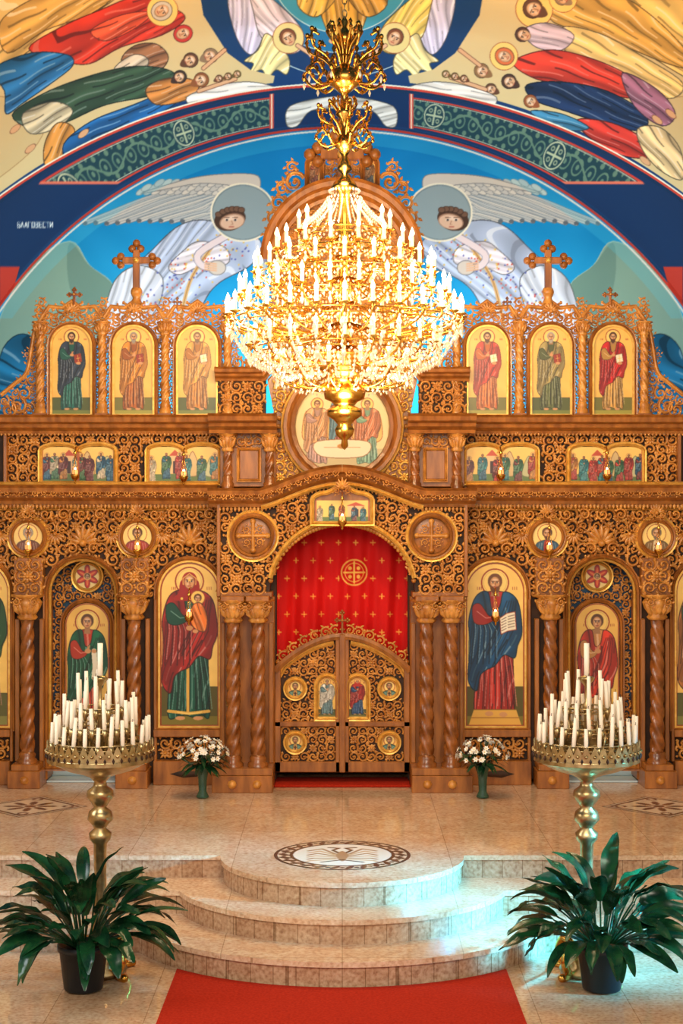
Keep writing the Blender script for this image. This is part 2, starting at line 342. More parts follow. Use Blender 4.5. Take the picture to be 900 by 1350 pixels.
# ------------------------------------------------------------ room: mural
M=Canvas(-100,-60,1000,720,2.,(28,150,198))
XX=np.arange(M.W)/M.res+M.x0; YY=np.arange(M.H)/M.res+M.y0; GX,GY=np.meshgrid(XX,YY)
dA=np.hypot(GX-450,GY-717)-552; dB=np.hypot(GX-450,GY-868)-750
a=M.a
f=np.clip((GY-170)/350,0,1)[...,None]
a[:]=np.array((2,122,196))*(1-f)+np.array((44,176,226))*f
nz_=np.sin(GX/23.+2*np.sin(GY/31.))*np.sin(GY/19.+1.7*np.sin(GX/41.)); a+=(nz_*5)[...,None]
for sx in (1,-1):
    q=lambda p:[(450+sx*(x-450),y) for x,y in p]
    M.blob(q([(0,420),(40,350),(92,318),(118,350),(150,378),(160,440),(60,470),(0,480)]),(128,166,152),1.,(170,196,180),1.2)
    M.blob(q([(92,320),(118,350),(150,378),(156,430),(110,420),(90,370)]),(108,146,136))
    M.drape(q([(0,470),(30,440),(60,470),(60,560),(0,560)]),(30,108,150),.4,12)
    M.line(q([(222,400),(274,345)]),10,(150,120,90)); M.line(q([(222,400),(274,345)]),8,(244,232,198)); 
def angel(sx,dx):
    q=lambda p:[(450+sx*(x-450)+dx,y) for x,y in p]
    sA=lambda t:t if sx>0 else pi-t
    for k in range(8):
        M.line(smoothp(q([(340,296),(366-2*k,274+5*k),(386-5*k,256+11*k),(402-8*k,248+17*k)]),4,False),5,(184,196,200) if k%2 else (160,178,188))
    for k in range(15):   # primaries shorten towards the body and droop at the tips
        l=k/14; e=(112+200*l,294-6*sin(pi*l)+9*l*k%3+.2*k); m1=(206+128*l*.9,258+36*l)
        p=smoothp(q([(322,238+2.2*k),(288,243+3.*k),m1,(e[0]+26,e[1]-10+4*l),e]),6,False)
        wds=np.linspace(4.,7.,len(p))
        M.line(p,7.,(92,116,132)); M.line(p,5.8,(204,204,198) if k%2 else (184,190,192))
        M.line(p,.8,(140,150,156)); M.ell(p[-1][0],p[-1][1],3.2,2.6,(96,106,116))
    for row,(n_,x0,y0) in enumerate(((14,316,254),(13,313,249),(11,310,243))):
        for k in range(n_): x=x0-10*k; y=y0-.5*k+.03*k*k; M.ell(*q([(x,y)])[0],8,4.,(130,136,140),sA(2.6)); M.ell(*q([(x,y)])[0],7.2,3.2,(212,208,198) if (k+row)%2 else (194,194,190),sA(2.6))
    M.blob(q([(340,232),(306,229),(262,233),(222,243),(186,255),(226,248),(262,242),(300,244),(338,252)]),(206,200,190),1.,(120,124,128),1.)
    M.drape(q([(140,420),(170,392),(206,405),(200,450),(150,476)]),(132,172,214),sA(2.2),10,1.,.4,con=.6)
    M.drape(q([(300,296),(262,290),(232,300),(200,330),(165,366),(140,420),(150,470),(240,470),(268,400),(290,372),(330,350),(345,322),(325,305)]),(178,194,222),sA(2.35),13,1.2,.55,con=.55)
    M.drape(q([(150,372),(182,350),(214,366),(206,408),(170,440),(138,430)]),(206,216,232),sA(2.0),11,1.1,.6,con=.5)
    M.drape(q([(262,318),(240,332),(222,352),(236,362),(262,352),(284,352),(302,345),(296,326)]),(224,220,230),sA(2.9),9,1.,.6,con=.45)
    M.line(smoothp(q([(300,300),(276,330),(250,372),(236,430)]),5,False),5,(214,178,120)); M.line(smoothp(q([(300,300),(276,330),(250,372),(236,430)]),5,False),1.,(150,100,60))
    r=np.random.default_rng(3)
    for k in range(150):
        t=r.random(); x=176+150*t+r.normal()*9; y=404-92*t+r.normal()*14; p=q([(x,y)])[0]; M.ell(p[0],p[1],1.2,1.2,[(206,84,70),(80,90,170),(226,190,80)][k%3])
    M.line(smoothp(q([(300,310),(262,334),(266,350),(286,354)]),4,False),10,(110,116,144)); M.line(smoothp(q([(300,310),(262,334),(266,350),(286,354)]),4,False),8.4,(226,212,216)); 
    p=q([(286,353)])[0]; M.ell(p[0],p[1],12,10,(110,110,116)); M.ell(p[0],p[1],11,9,(208,200,190)); 
    for k in range(4): M.line(q([(270,346+3*k),(285,348+3*k)]),2.2,(220,178,146)); 
    p=q([(320,280)])[0]; M.ell(p[0],p[1],43,39,(140,160,166)); M.ell(p[0],p[1],43,39,(236,230,208),ring=2.5); M.ell(p[0],p[1],40,36,(110,128,134),ring=1.)
    p=q([(303,289)])[0]; M.ell(p[0],p[1],21,15,(72,52,42),-.25*sx); 
    for k in range(6): w=q([(288+6*k,279-1.2*k+.6*(k-2.5)**2)])[0]; M.ell(w[0],w[1],5,4,(70,50,40)); M.ell(w[0],w[1],4,3,(112,84,68))
    p=q([(306,292)])[0]; M.ell(p[0],p[1],17,10.5,(160,122,100),-.2*sx); M.ell(p[0],p[1]+.5,15.5,9.3,(214,180,154),-.2*sx); M.ell(p[0]-3*sx,p[1]-4,7,2.5,(230,204,182),-.2*sx)
    for e in (299,310): w=q([(e,290)])[0]; M.ell(w[0],w[1],2.6,1.5,(236,228,216)); M.ell(w[0],w[1],1.5,1.4,(40,34,44)); M.line(q([(e-3.6,287),(e+3.2,286.6)]),.8,(90,62,50))
    M.line(q([(305,291),(307,296),(304,296)]),.8,(160,110,90)); M.line(q([(302,299),(308,299)]),1.,(170,84,70))
angel(1,0); angel(-1,0)
# soffit band between arcs
t=np.clip(dA/np.maximum(dA-dB,1e-3),0,1)
inb=(dA>0)&(dB<0); a[inb]=(12,42,80)
pan=inb&(GY<241)&(np.abs(GX-450)>92)
m=pan&(t>.14)&(t<.88); a[m]=(24,56,64)
ang=np.arctan2(GX-450,790-GY); 
s_=ang*660; tt=(t-.51)/.37
vine=np.abs(tt-.5*np.sin(s_/12.))<.08
ring=np.abs(np.hypot(((s_/18.85)%1-.5)*18.85,tt*14)-6.4)<.8
ring2=np.hypot(((s_/18.85)%1-.5)*18.85,tt*14)<2.2
leaf_=np.hypot((((s_+9.4)/18.85)%1-.5)*18.85,(np.abs(tt)-.7)*16)<2.8
leaf2=np.hypot((((s_+4.7)/9.42)%1-.5)*9.42,(np.abs(tt)-.82)*16)<1.3
big=(np.abs(((s_+2000)/170)%1-.5)*170)
bigr=(np.hypot(big,tt*16)<15)
a[m&(vine|ring|leaf_|leaf2|ring2)]=(90,118,98)
a[m&bigr]=(24,56,64); a[m&bigr&(np.abs(np.hypot(big,tt*16)-13)<.8)]=(176,180,146); a[m&bigr&((np.abs(big)<1.2)|(np.abs(tt)<.07))&(np.hypot(big,tt*16)<11)]=(170,176,140)
a[m&bigr&(np.abs(np.hypot(np.abs(big)-5.5,(np.abs(tt*16)-5.5))-2)<.7)]=(140,150,120)
for lo,hi in ((.1,.14),(.87,.91)): a[pan&(t>lo)&(t<hi)]=(190,58,44)
for lo,hi in ((.16,.175),(.84,.855)): a[pan&(t>lo)&(t<hi)]=(216,206,176)
a[inb&(GY>239)&(GY<243)&(t>.1)&(t<.9)]=(206,104,80)
for xx in (-92,92):
    a[inb&(np.abs(GX-450-xx)<3)]=(196,66,48); a[inb&(np.abs(GX-450-xx)<1)]=(232,222,190)
a[(np.abs(dA+3)<1.6)]=(196,62,48); a[np.abs(dA+7.5)<1.2]=(226,236,230); a[(np.abs(dA-1)<2.)]=(14,52,92)
w_=(dA<-9)&(dA>-26)&(GY<420); a[w_]=a[w_]*.75+np.array((90,206,240))*.25
for sx in (1,-1):
    q=lambda p:[(450+sx*(x-450),y) for x,y in p]
    M.drape(q([(378,165),(382,140),(430,128),(450,130),(448,142),(410,146),(392,166)]),(206,198,184),-.2,7,con=.7) 
    M.poly(q([(0,402),(0,352),(26,352),(18,380)]),(170,50,38))
G={'Б':[[(4,0),(0,0),(0,6),(4,6),(4,3),(0,3)]],'Л':[[(0,6),(2,0),(4,6)]],'А':[[(0,6),(2,0),(4,6)],[(1,4),(3,4)]],'Г':[[(4,0),(0,0),(0,6)]],'О':[[(0,0),(4,0),(4,6),(0,6),(0,0)]],'В':[[(0,0),(0,6),(4,6),(3,3),(4,0),(0,0)],[(0,3),(3,3)]],'Е':[[(4,0),(0,0),(0,6),(4,6)],[(0,3),(3,3)]],'С':[[(4,0),(0,0),(0,6),(4,6)]],'Т':[[(0,0),(4,0)],[(2,0),(2,6)]],'И':[[(0,0),(0,6),(4,0),(4,6)]]}
for i,ch in enumerate('БЛАГОВЕСТИ'):
    for st in G[ch]: M.line([(23+4.8*i+x*.8,293+y*1.1) for x,y in st],.9,(240,240,230))
for i in range(7): M.line([(430+6*i,205),(433+6*i,211)],1.2,(40,60,90))
# vault
up=dB>=0
a[up]=(16,54,100)
SAVE=a.copy()
for r_,c_ in ((150,(18,52,96)),(118,(34,108,152)),(92,(66,150,174)),(70,(150,190,182)),(52,(214,206,160))): M.ell(450,-48,r_*1.05,r_,c_); M.ell(450,-48,r_*1.05,r_,(206,218,208),ring=1.2)
M.drape([(410,-40),(420,10),(434,46),(446,53),(460,48),(474,44),(486,10),(494,-40)],(216,158,56),pi/2,9)
M.drape([(400,-30),(392,6),(418,22),(446,-10),(430,-40)],(230,178,76),1.9,9); M.drape([(500,-30),(510,6),(482,22),(458,-10)],(204,150,60),1.2,9)
M.ell(440,54,7,4,(214,160,112)); M.ell(462,53,7,4,(214,160,112))
for sx in (1,-1):
    q=lambda p:[(450+sx*(x-450),y) for x,y in p]; sA=lambda t:t if sx>0 else pi-t
    M.drape(q([(300,0),(312,-30),(345,-30),(350,10),(345,52),(330,72),(312,50)]),(206,198,222),sA(1.7),8,1.2,.7,con=.6)
    M.drape(q([(330,-20),(372,10),(398,40),(396,66),(372,70),(345,50),(335,20)]),(224,206,214) if sx>0 else (240,208,104),sA(.9),8,1.2,.6,con=.6)
    M.drape(q([(352,44),(340,66),(322,80),(334,84),(328,98),(345,92),(352,104),(364,92),(378,98),(380,75)]),(240,218,150),sA(2.2),8,1.2,.6,con=.6)
    x=450+sx*(380-450); M.head(x,50,10,-.5*sx,halo=(224,204,134),beard=False,hair=(120,66,34))
    M.line(q([(392,60),(410,72)]),6,(110,70,50)); M.line(q([(392,60),(410,72)]),4.4,(222,176,136)); M.ell(450+sx*(411-450),73,4,3,(222,176,136))
def panel(sx):
    q=lambda p:[(450+sx*(x-450),y) for x,y in p]
    edge=[(x,868-sqrt(max(0,750**2-(x-450)**2))-14) for x in range(-60,372,12)]
    top=[(362,100),(330,92),(300,70),(268,20),(255,-60),(-100,-60),(-100,160)]
    M.poly(q(edge+top),(212,186,132))
    M.blob(q([(-60,140),(20,130),(60,160),(30,210),(-60,260)]),(204,176,122),1.,(170,130,80),1.)
panel(1); panel(-1)
D_=M.drape; Hd=M.head; HL=(236,200,110)
D_([(-70,60),(-20,10),(60,-40),(150,-50),(170,-20),(120,20),(70,45),(20,80),(-40,120)],(218,182,112),-.6,15,1.2,.4,con=.7)
D_([(0,30),(40,0),(90,-20),(150,-10),(120,18),(60,40),(10,70)],(206,160,84),-.5,11,1.2,.5,con=.8)
D_([(38,64),(80,36),(130,14),(180,-4),(222,8),(244,24),(214,46),(160,62),(118,84),(80,80)],(200,54,34),-.45,13,1.2,.25,seed=1)
D_([(120,40),(160,20),(200,16),(180,36),(140,54)],(222,84,50),-.4,9,1.)
D_([(-10,92),(40,70),(88,72),(96,86),(70,108),(30,136),(8,150),(6,120)],(40,108,166),-.5,12,1.2,.4)
Hd(214,14,10,1.15,halo=HL,beard=False,hair=(200,190,180),scarf=(206,190,170))
D_([(160,78),(178,60),(206,58),(222,76),(206,96),(172,96)],(150,100,66),-.3,8); D_([(150,92),(176,72),(196,80),(180,104)],(206,186,160),-.5,8)
D_([(16,152),(56,124),(112,102),(170,88),(214,90),(232,102),(206,124),(140,138),(90,160),(50,172)],(52,76,54),-.38,13,1.2,.3,seed=2)
D_([(30,150),(70,134),(96,146),(76,168),(40,176)],(196,180,144),-.5,8)
Hd(242,44,9,1.2,halo=None,hair=(90,56,34),beard=False,scarf=(196,56,44)); Hd(276,74,9,1.15,halo=None,hair=(140,110,80)); Hd(250,80,9,1.1,hair=(96,60,36))
D_([(60,186),(76,162),(98,170),(92,206),(70,226),(58,214)],(206,136,58),-1.1,9,1.2,.4)
D_([(84,190),(120,160),(176,138),(222,120),(240,122),(224,142),(170,168),(120,196),(92,214)],(30,92,148),-.45,12,1.2,.4,seed=3)
D_([(192,118),(216,104),(250,104),(262,116),(244,132),(206,138)],(190,120,56),-.3,8)
Hd(264,106,9,1.1,halo=None,hair=(140,80,40)); Hd(236,102,8,1.,hair=(60,40,30))
D_([(246,128),(290,112),(330,108),(362,116),(340,128),(296,134),(262,146)],(224,212,198),-.12,8,1.,.5,con=.6)
M.line([(268,90),(296,66)],6,(110,60,40)); M.line([(268,90),(296,66)],4.4,(216,164,120)); M.line([(262,120),(310,104)],6,(110,60,40)); M.line([(262,120),(310,104)],4.4,(216,164,120))
for x,y in ((110,176),(40,196),(20,170)): M.ell(x,y,9,4,(214,160,112),-.7); M.ell(x,y,9,4,(120,70,44),-.7,1.)
for k in range(3): Hd(288+12*k,104-3*k,4.6,1.1,hair=(100,60+10*k,34))
D_([(970,60),(920,10),(840,-40),(760,-56),(730,-30),(756,10),(800,40),(850,70),(930,110)],(226,188,110),.6,15,1.2,.5,con=.7)
D_([(720,-20),(770,-30),(830,0),(880,40),(920,90),(880,84),(820,60),(760,40),(724,24)],(212,164,82),.55,12,1.2,.5,seed=1,con=.8)
D_([(740,36),(790,44),(850,76),(900,110),(880,130),(820,104),(770,84),(744,66)],(234,196,120),.5,11,1.2,.5,con=.7)
Hd(704,12,12,-1.15,halo=HL,hair=(100,62,36)); Hd(742,-2,9,-1.,hair=(150,120,90),halo=HL)
D_([(690,40),(720,30),(756,46),(740,66),(706,62)],(206,180,190),.3,8,con=.7); Hd(690,46,9,-1.2,halo=None,hair=(80,50,34),beard=False)
D_([(676,82),(720,66),(770,74),(826,98),(850,128),(806,126),(752,112),(706,104)],(204,58,38),.35,13,1.2,.25,seed=2)
Hd(664,74,9,-1.15,halo=HL,hair=(110,66,40),scarf=(214,110,60),beard=False); Hd(636,94,9,-1.1,hair=(140,100,60))
D_([(694,112),(740,108),(800,120),(850,150),(846,172),(800,164),(744,146),(704,132)],(26,46,80),.4,12,1.2,.3,seed=3)
D_([(820,96),(866,118),(890,150),(872,166),(836,140)],(150,96,116),.7,9,1.2,.4)
D_([(760,158),(806,162),(850,184),(862,206),(824,206),(780,184)],(194,52,38),.5,11,1.2,.3)
D_([(840,170),(870,168),(896,196),(900,236),(872,226),(848,200)],(226,190,134),.9,9,1.2,.4)
Hd(672,108,9,-1.1,hair=(70,44,30)); Hd(700,134,8,-1.,hair=(150,80,40)); Hd(648,118,7,-1.1,hair=(96,60,36))
D_([(654,128),(610,112),(570,108),(538,116),(560,128),(604,134),(640,146)],(224,212,198),.12,8,1.,.5,con=.6)
D_([(700,146),(740,150),(776,168),(750,172),(716,160)],(60,120,150),.3,8)
M.line([(632,86),(606,66)],6,(110,60,40)); M.line([(632,86),(606,66)],4.4,(216,164,120)); M.line([(640,118),(594,102)],6,(110,60,40)); M.line([(640,118),(594,102)],4.4,(216,164,120))
for x,y in ((866,158),(884,150),(850,212)): M.ell(x,y,9,4,(214,160,112),.7); M.ell(x,y,9,4,(120,70,44),.7,1.)
for k in range(3): Hd(612-12*k,104-3*k,4.6,-1.1,hair=(100,60+10*k,34))
a=M.a
a[~up]=SAVE[~up]
a[(dB>0)&(dB<4)]=(12,42,74); a[(dB>=4)&(dB<7)]=(200,62,44); a[(dB>=7)&(dB<9)]=(238,228,200)
M.blur()
def proj(V): return CX+F*V[...,0]/V[...,1], HZ-F*(V[...,2]-CAMZ)/V[...,1]
NAVY=np.array((18,56,100))
xs=np.concatenate([[-5.2],np.linspace(-4.1,4.1,850),[5.2]]); zs=np.concatenate([[.51,2.],np.linspace(3.6,7.6,420)])
V=np.stack([np.repeat(xs[None,:],len(zs),0),np.full((len(zs),len(xs)),18.),np.repeat(zs[:,None],len(xs),1)],-1)
u_,v_=proj(V); gridobj('wall_back',V,M.sample(u_,v_,NAVY),FRESCO,None,False)
zA,RA,zB,RB=CAMZ-42/(F/18),552/(F/18),CAMZ-193/(F/17),750/(F/17)
ceil=empty('ceiling')
th=np.linspace(-1.07,1.07,1500)[None,:]; t=np.linspace(0,1,70)[:,None]
tA=th*1.45
V=np.stack([RA*np.sin(tA)*(1-t)+RB*np.sin(th)*t, 18-t+0*th, (zA+RA*np.cos(tA))*(1-t)+(zB+RB*np.cos(th))*t],-1)
u_,v_=proj(V); gridobj('arch_soffit',V,M.sample(u_,v_,NAVY),FRESCO,ceil)
th=np.concatenate([np.linspace(-1.07,-.72,8),np.linspace(-.7,.7,1100),np.linspace(.72,1.07,8)])[None,:]
Yv=np.concatenate([np.linspace(17,11.8,320),np.linspace(11.6,5,10)])[:,None]
V=np.stack([RB*np.sin(th)+0*Yv,Yv+0*th,zB+RB*np.cos(th)+0*Yv],-1)
u_,v_=proj(V); gridobj('vault',V,M.sample(u_,v_,NAVY),FRESCO,ceil)
xe=RB*sin(1.07); ze=zB+RB*cos(1.07)
for nm,sx in (('wall_left',-1),('wall_right',1)):
    b=MB(); b.box(sx*xe,sx*(xe+.2),5,18.2,-.05,ze+.02,0); b.obj(nm,[PLAST])
# ------------------------------------------------------------ floor and steps
b=MB(); b.box(-xe,xe,1.,18.2,-.1,0,0); b.obj('floor',[GR_FLOOR])
PE=11.94
steps=empty('altar_platform')
def stepo(e,R,top,nm,thick=.035,ov=.02):
    def outline(e,R):
        x0=sqrt(max(R*R-(PE-e)**2,0)); a0=math.atan2(-(PE-e),-x0); a1=math.atan2(-(PE-e),x0)
        if a0>0: a0-=2*pi
        if PE==e: a0=-pi; a1=0
        an=np.linspace(a0,a1,64)
        return [(-xe+.01,18.1),(-xe+.01,e)]+[(R*cos(q),PE+R*sin(q)) for q in an]+[(xe-.01,e),(xe-.01,18.1)]
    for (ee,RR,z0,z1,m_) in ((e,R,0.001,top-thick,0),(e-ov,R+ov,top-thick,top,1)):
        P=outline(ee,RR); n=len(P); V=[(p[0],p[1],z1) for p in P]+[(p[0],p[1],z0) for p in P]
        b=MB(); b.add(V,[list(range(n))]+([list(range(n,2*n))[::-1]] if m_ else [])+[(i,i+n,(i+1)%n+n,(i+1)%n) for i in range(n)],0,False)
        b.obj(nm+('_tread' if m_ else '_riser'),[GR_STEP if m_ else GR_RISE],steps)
stepo(11.14,1.63,.17,'lower_step'); stepo(11.54,1.23,.34,'middle_step'); stepo(PE,.89,.51,'top_step')
def disc(name,cx,cy,r,paint,n=170,diamond=False):
    c=Canvas(-r*1.05,-r*1.05,r*1.05,r*1.05,n/r/2*1.6,(226,206,180)); paint(c,r); c.blur()
    u=np.sin(np.linspace(-pi/2,pi/2,n)); 
    h=np.sqrt(1-np.minimum(u*u,1)) if not diamond else 1-np.abs(u)
    v=np.linspace(-1,1,n)[:,None]; X=r*np.repeat(u[None,:],n,0); Y=r*v*h[None,:]
    V=np.stack([cx+X,cy+Y,np.full(X.shape,.512)],-1); gridobj(name,V,c.sample(X,-Y),INLAY,None,False)
def medal(c,r):
    BR=(86,46,36); c.ell(0,0,r,r,(50,34,30)); c.ell(0,0,r*.95,r*.95,(210,180,146))
    for k in range(26):
        q=k*2*pi/26; c.ell(.855*r*cos(q),.855*r*sin(q),.1*r,.045*r,BR,q+.6); c.ell(.86*r*cos(q+.12),.86*r*sin(q+.12),.035*r,.035*r,(50,34,30))
    c.ell(0,0,r*.77,r*.77,(60,34,30)); c.ell(0,0,r*.72,r*.72,(236,222,200))
    DK=(170,128,90)
    for sx in (-1,1):
        for k in range(6): c.line([(sx*r*.1,-r*.04+k*.07*r),(sx*r*(.3+.03*k),-r*.4+k*.16*r),(sx*r*.5,-r*.25+k*.14*r)],.05*r,(206,168,126) if k%2 else DK)
        c.line([(0,0),(sx*.14*r,-.3*r),(sx*.05*r,-.45*r),(sx*.2*r,-.48*r)],.05*r,BR)
    c.blob([(0,-.25*r),(.09*r,0),(.06*r,.3*r),(0,.45*r),(-.06*r,.3*r),(-.09*r,0)],DK); c.line([(-.3*r,.5*r),(0,.35*r),(.3*r,.5*r)],.04*r,BR)
def rosette(c,r):
    BR=(70,44,38)
    for k in range(8):
        q=k*pi/4; c.ell(.3*r*cos(q),.3*r*sin(q),.17*r,.06*r,BR,q)
    for k in range(4):
        q=k*pi/2; c.ell(.66*r*cos(q),.66*r*sin(q),.1*r,.1*r,BR,0,.04*r)
    for s0 in (1,.86):
        c.line([(s0*r,0),(0,s0*r),(-s0*r,0),(0,-s0*r),(s0*r,0)],.05*r,BR)
    c.ell(0,0,.1*r,.1*r,BR)
disc('floor_medallion',0,PE,.512,medal)
disc('floor_inlay',-2.72,13.9,.5,rosette,100,True); disc('floor_inlay.001',2.76,13.9,.5,rosette,100,True)
RC=1.665; an=[math.atan2(-sqrt(RC**2-x*x),x) for x in np.linspace(-1.11,1.1,30)]
pl=[(-1.16,2.)]+[(-1.11,10.65)]+[(RC*cos(q),PE+RC*sin(q)) for q in an]+[(1.1,10.65),(1.15,2.)]
n=len(pl); b=MB(); b.add([(x,y,.014) for x,y in pl]+[(x,y,.001) for x,y in pl],[list(range(n)),list(range(n,2*n))]+[(i,i+n,(i+1)%n+n,(i+1)%n) for i in range(n)],0,False); b.obj('red_carpet',[RED])
# ------------------------------------------------------------ iconostasis
ICO=empty('iconostasis')
H=MB()
WM=[WOOD,CARV,DARK,BLUEB,GILT,SHAFT]
def scroll(mb,x,z,r,rot,sg,y,m_=1):
    t=np.linspace(0,1,17); an=rot+sg*t*2*pi*1.3; ra=r*(1-.8*t)
    mb.relief(np.c_[x+ra*np.cos(an),z+ra*np.sin(an)],r*(.22-.09*t),y,r*.45,m_)
    for k in range(7):
        q=rot+sg*k*.88; mb.leaf(x+r*.92*cos(q),z+r*.92*sin(q),q+sg*.75,r*(.5+.3*(k%2)),r*.22,y-.004,r*.4,m_)
    mb.dome(x,z,r*.24,y,r*.42,m_,6)
def flower(mb,x,z,r,y,m_=1,n=8):
    for k in range(n): q=2*pi*k/n; mb.leaf(x,z,q,r*(1.05 if k%2 else .85),r*.27,y-.003,r*.5,m_)
    mb.dome(x,z,r*.26,y-.01,r*.5,m_,8)
def palm(mb,x,z,r,y,m_=1,up=1):
    for k in range(7):
        q=up*pi/2+(k-3)*.42; mb.leaf(x,z,q,r*(1-.07*abs(k-3)),r*.16,y-.01,r*.28,m_)
    mb.dome(x,z,r*.2,y-.015,r*.3,m_,8)
    for e in (-1,1): scroll(mb,x+e*r*.55,z-up*r*.28,r*.32,pi/2-e*1.2,e,y-.008,m_)
def fill(mb,mask,x0,x1,y0,y1,r,Y,m_=1,scale=1.9,fl=5):
    st=r*scale; ny=max(1,round((y1-y0)/(st*.92))); nx=max(1,round((x1-x0)/st)); sx=(x1-x0)/nx; sy=(y1-y0)/ny
    for i in range(ny):
        for j in range(nx):
            x=x0+(j+.5)*sx; y=y0+(i+.5)*sy
            if mask is None or mask(x,y):
                if fl and (2*i+j)%fl==2: flower(mb,px(x),pz(y),r*U*1.05,Y,m_)
                else: scroll(mb,px(x),pz(y),r*U*1.08,(i+j)%4*pi/2+.6,1 if (i+j)%2 else -1,Y,m_)
def arc(cx,cy,rx,ry,a0,a1,n=24): return [(px(cx+rx*cos(q)),pz(cy-ry*sin(q))) for q in np.linspace(a0,a1,n)]
CORN=[(0,-.09),(.03,-.09),(.04,-.06),(.1,-.03),(.11,.0),(.17,.02),(.18,.06),(.21,.085),(0,.085)]
FR=[(0,-.022),(.03,-.022),(.045,-.005),(.03,.006),(.035,.02),(0,.024)]
def P2(l): return [(px(x),pz(y)) for x,y in l]
def archframe(mb,cx,w,top,bot,Y,m_=0,prof=FR):
    r=w/2; p=P2([(cx-r,bot)])+arc(cx,top+r,r,r,pi,0,20)+P2([(cx+r,bot)]); mb.sweep(p,prof,Y,m_,closed=True)
def ringm(mb,cx,cy,r,Y,m_=0,prof=FR): mb.sweep(arc(cx,cy,r,r,2*pi,2*pi/32,32),prof,Y,m_,closed=True)
def column(mb,x,Y,y0,y1,r,m_=5,tw=True):
    z0,z1=pz(y1),pz(y0); h=z1-z0; R=r*U
    mb.lathe(px(x),Y,[(R*1.5,z0-.02),(R*1.5,z0+.03),(R*1.15,z0+.05),(R*1.3,z0+.08),(R*.95,z0+.11)],14,mat=m_)
    mb.lathe(px(x),Y,[(R,z0+.11),(R*.9,z1)],20,lobes=4,amp=.15 if tw else 0,twist=44*8.5/r,mat=m_,sub=max(12,int(h/.011)))
def capital(mb,x,Y,y0,y1,r):
    z0,z1=pz(y1),pz(y0); h=z1-z0; R=r*U
    mb.lathe(px(x),Y,[(R*1.0,z0),(R*1.25,z0+.1*h),(R*1.0,z0+.2*h),(R*1.5,z0+.45*h),(R*1.75,z0+.7*h),(R*1.4,z0+.85*h),(R*1.9,z0+.92*h),(R*1.9,z1)],24,lobes=8,amp=.08,mat=1)
    for k in range(5):
        q=(-.8+.4*k); mb.leaf(px(x)+R*1.2*sin(q),z0+.2*h,pi/2-q*.5,h*.6,R*.4,Y-R*1.35*cos(q),.03,1)
    for e in (-1,1): scroll(mb,px(x)+e*R*1.1,z0+.72*h,R*.5,pi/2,e,Y-R*1.5,1)
def dent(mb,x0,x1,y,Y,st=5,l=7):
    for x in np.arange(x0,x1,st): mb.leaf(px(x),pz(y),-pi/2,l*U,2.1*U,Y,.02,1)
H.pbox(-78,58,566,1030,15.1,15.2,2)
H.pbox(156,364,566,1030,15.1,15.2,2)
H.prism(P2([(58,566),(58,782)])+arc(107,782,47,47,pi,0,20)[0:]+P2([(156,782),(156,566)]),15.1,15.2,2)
H.pbox(50,164,668,1013,15.42,15.5,3)
H.pbox(55,60,780,1030,15.1,15.42,0); H.pbox(154,159,780,1030,15.1,15.42,0)
def mfr(x,y):
    for c_,r_,t_ in ((107,51,732),(249,46,734),(-29,46,734)):
        if abs(x-c_)<r_+3 and y>t_+r_-sqrt(max(0,(r_+3)**2-(x-c_)**2)): return False
    for c_ in (37,181):
        if math.hypot(x-c_,y-708)<29: return False
    return y<785
fill(H,mfr,-75,288,672,790,8.6,15.08)
H.sweep(P2([(-78,670),(290,670)]),FR,15.08,4); 
for x in (109,249,-29): palm(H,px(x),pz(716),26*U,15.02)
for x in (72,146,213,287,0): palm(H,px(x),pz(704),17*U,15.03,1,-1)
for x in (37,181): palm(H,px(x),pz(676),14*U,14.99,1,1)
for x in np.arange(-60,285,24): scroll(H,px(x),pz(678),8*U,.5,1 if int(x/24)%2 else -1,15.0)
archframe(H,107,98,733,1015,15.09,0); archframe(H,107,90,737,1015,15.12,4)
def mdoor(x,y):
    if abs(x-107)<37 and y>790: return False
    if math.hypot(x-107,y-762)<21: return False
    return (y>782 and abs(x-107)<46) or math.hypot(x-107,y-782)<44
fill(H,mdoor,61,153,738,1010,6.5,15.4)
archframe(H,107,68,794,990,15.38,0); ringm(H,107,762,19,15.38,4)
H.pbox(62,152,990,1012,15.3,15.42,0)
for x in (38,178):
    H.pbox(x-19,x+19,735,785,14.97,15.12,0); fill(H,None,x-18,x+18,737,783,8.5,14.965,1,1.9,0); flower(H,px(x),pz(760),10*U,14.94)
    capital(H,x,14.93,783,816,10.5); column(H,x,14.93,814,1004,8.8)
    H.pbox(x-18,x+18,1004,1012,14.8,15.1,0); H.pbox(x-22,x+20,1012,1034.8,14.78,15.15,0); H.dome(px(x),pz(1024),6*U,14.78,.04,1)
    for e in (-16,16): H.pbox(x+e-3,x+e+3,816,1004,15.02,15.1,0)
    H.lathe(px(x),14.9,[(.0,pz(812)),(.06,pz(808)),(.085,pz(800)),(.06,pz(790)),(.07,pz(786))],12,lobes=6,amp=.12,mat=1)
for cx_ in (249,-29):
    archframe(H,cx_,88,736,962,15.07,0); archframe(H,cx_,80,740,959,15.06,4,[(0,-.01),(.03,-.01),(.03,.008),(0,.01)])
    H.pbox(cx_-47,cx_+42,962,972,15.0,15.12,0); H.pbox(cx_-47,cx_+42,1003,1034.8,14.98,15.15,0)
    fill(H,None,cx_-40,cx_+36,975,1001,8,15.07); H.leaf(px(cx_-25),pz(1020),0,50*U,5*U,14.98,.03,2)
    H.pbox(cx_-47,cx_-43,790,1005,15.03,15.1,0); H.pbox(cx_+41,cx_+45,790,1005,15.03,15.1,0)
for cx_,cy_ in ((37,708),(181,708)): 
    ringm(H,cx_,cy_,22,15.02,0); ringm(H,cx_,cy_,26,15.05,4)
    for k in range(16): q=k*pi/8; H.leaf(px(cx_)+26*U*cos(q),pz(cy_)+26*U*sin(q),q,7*U,3*U,15.04,.02,1)
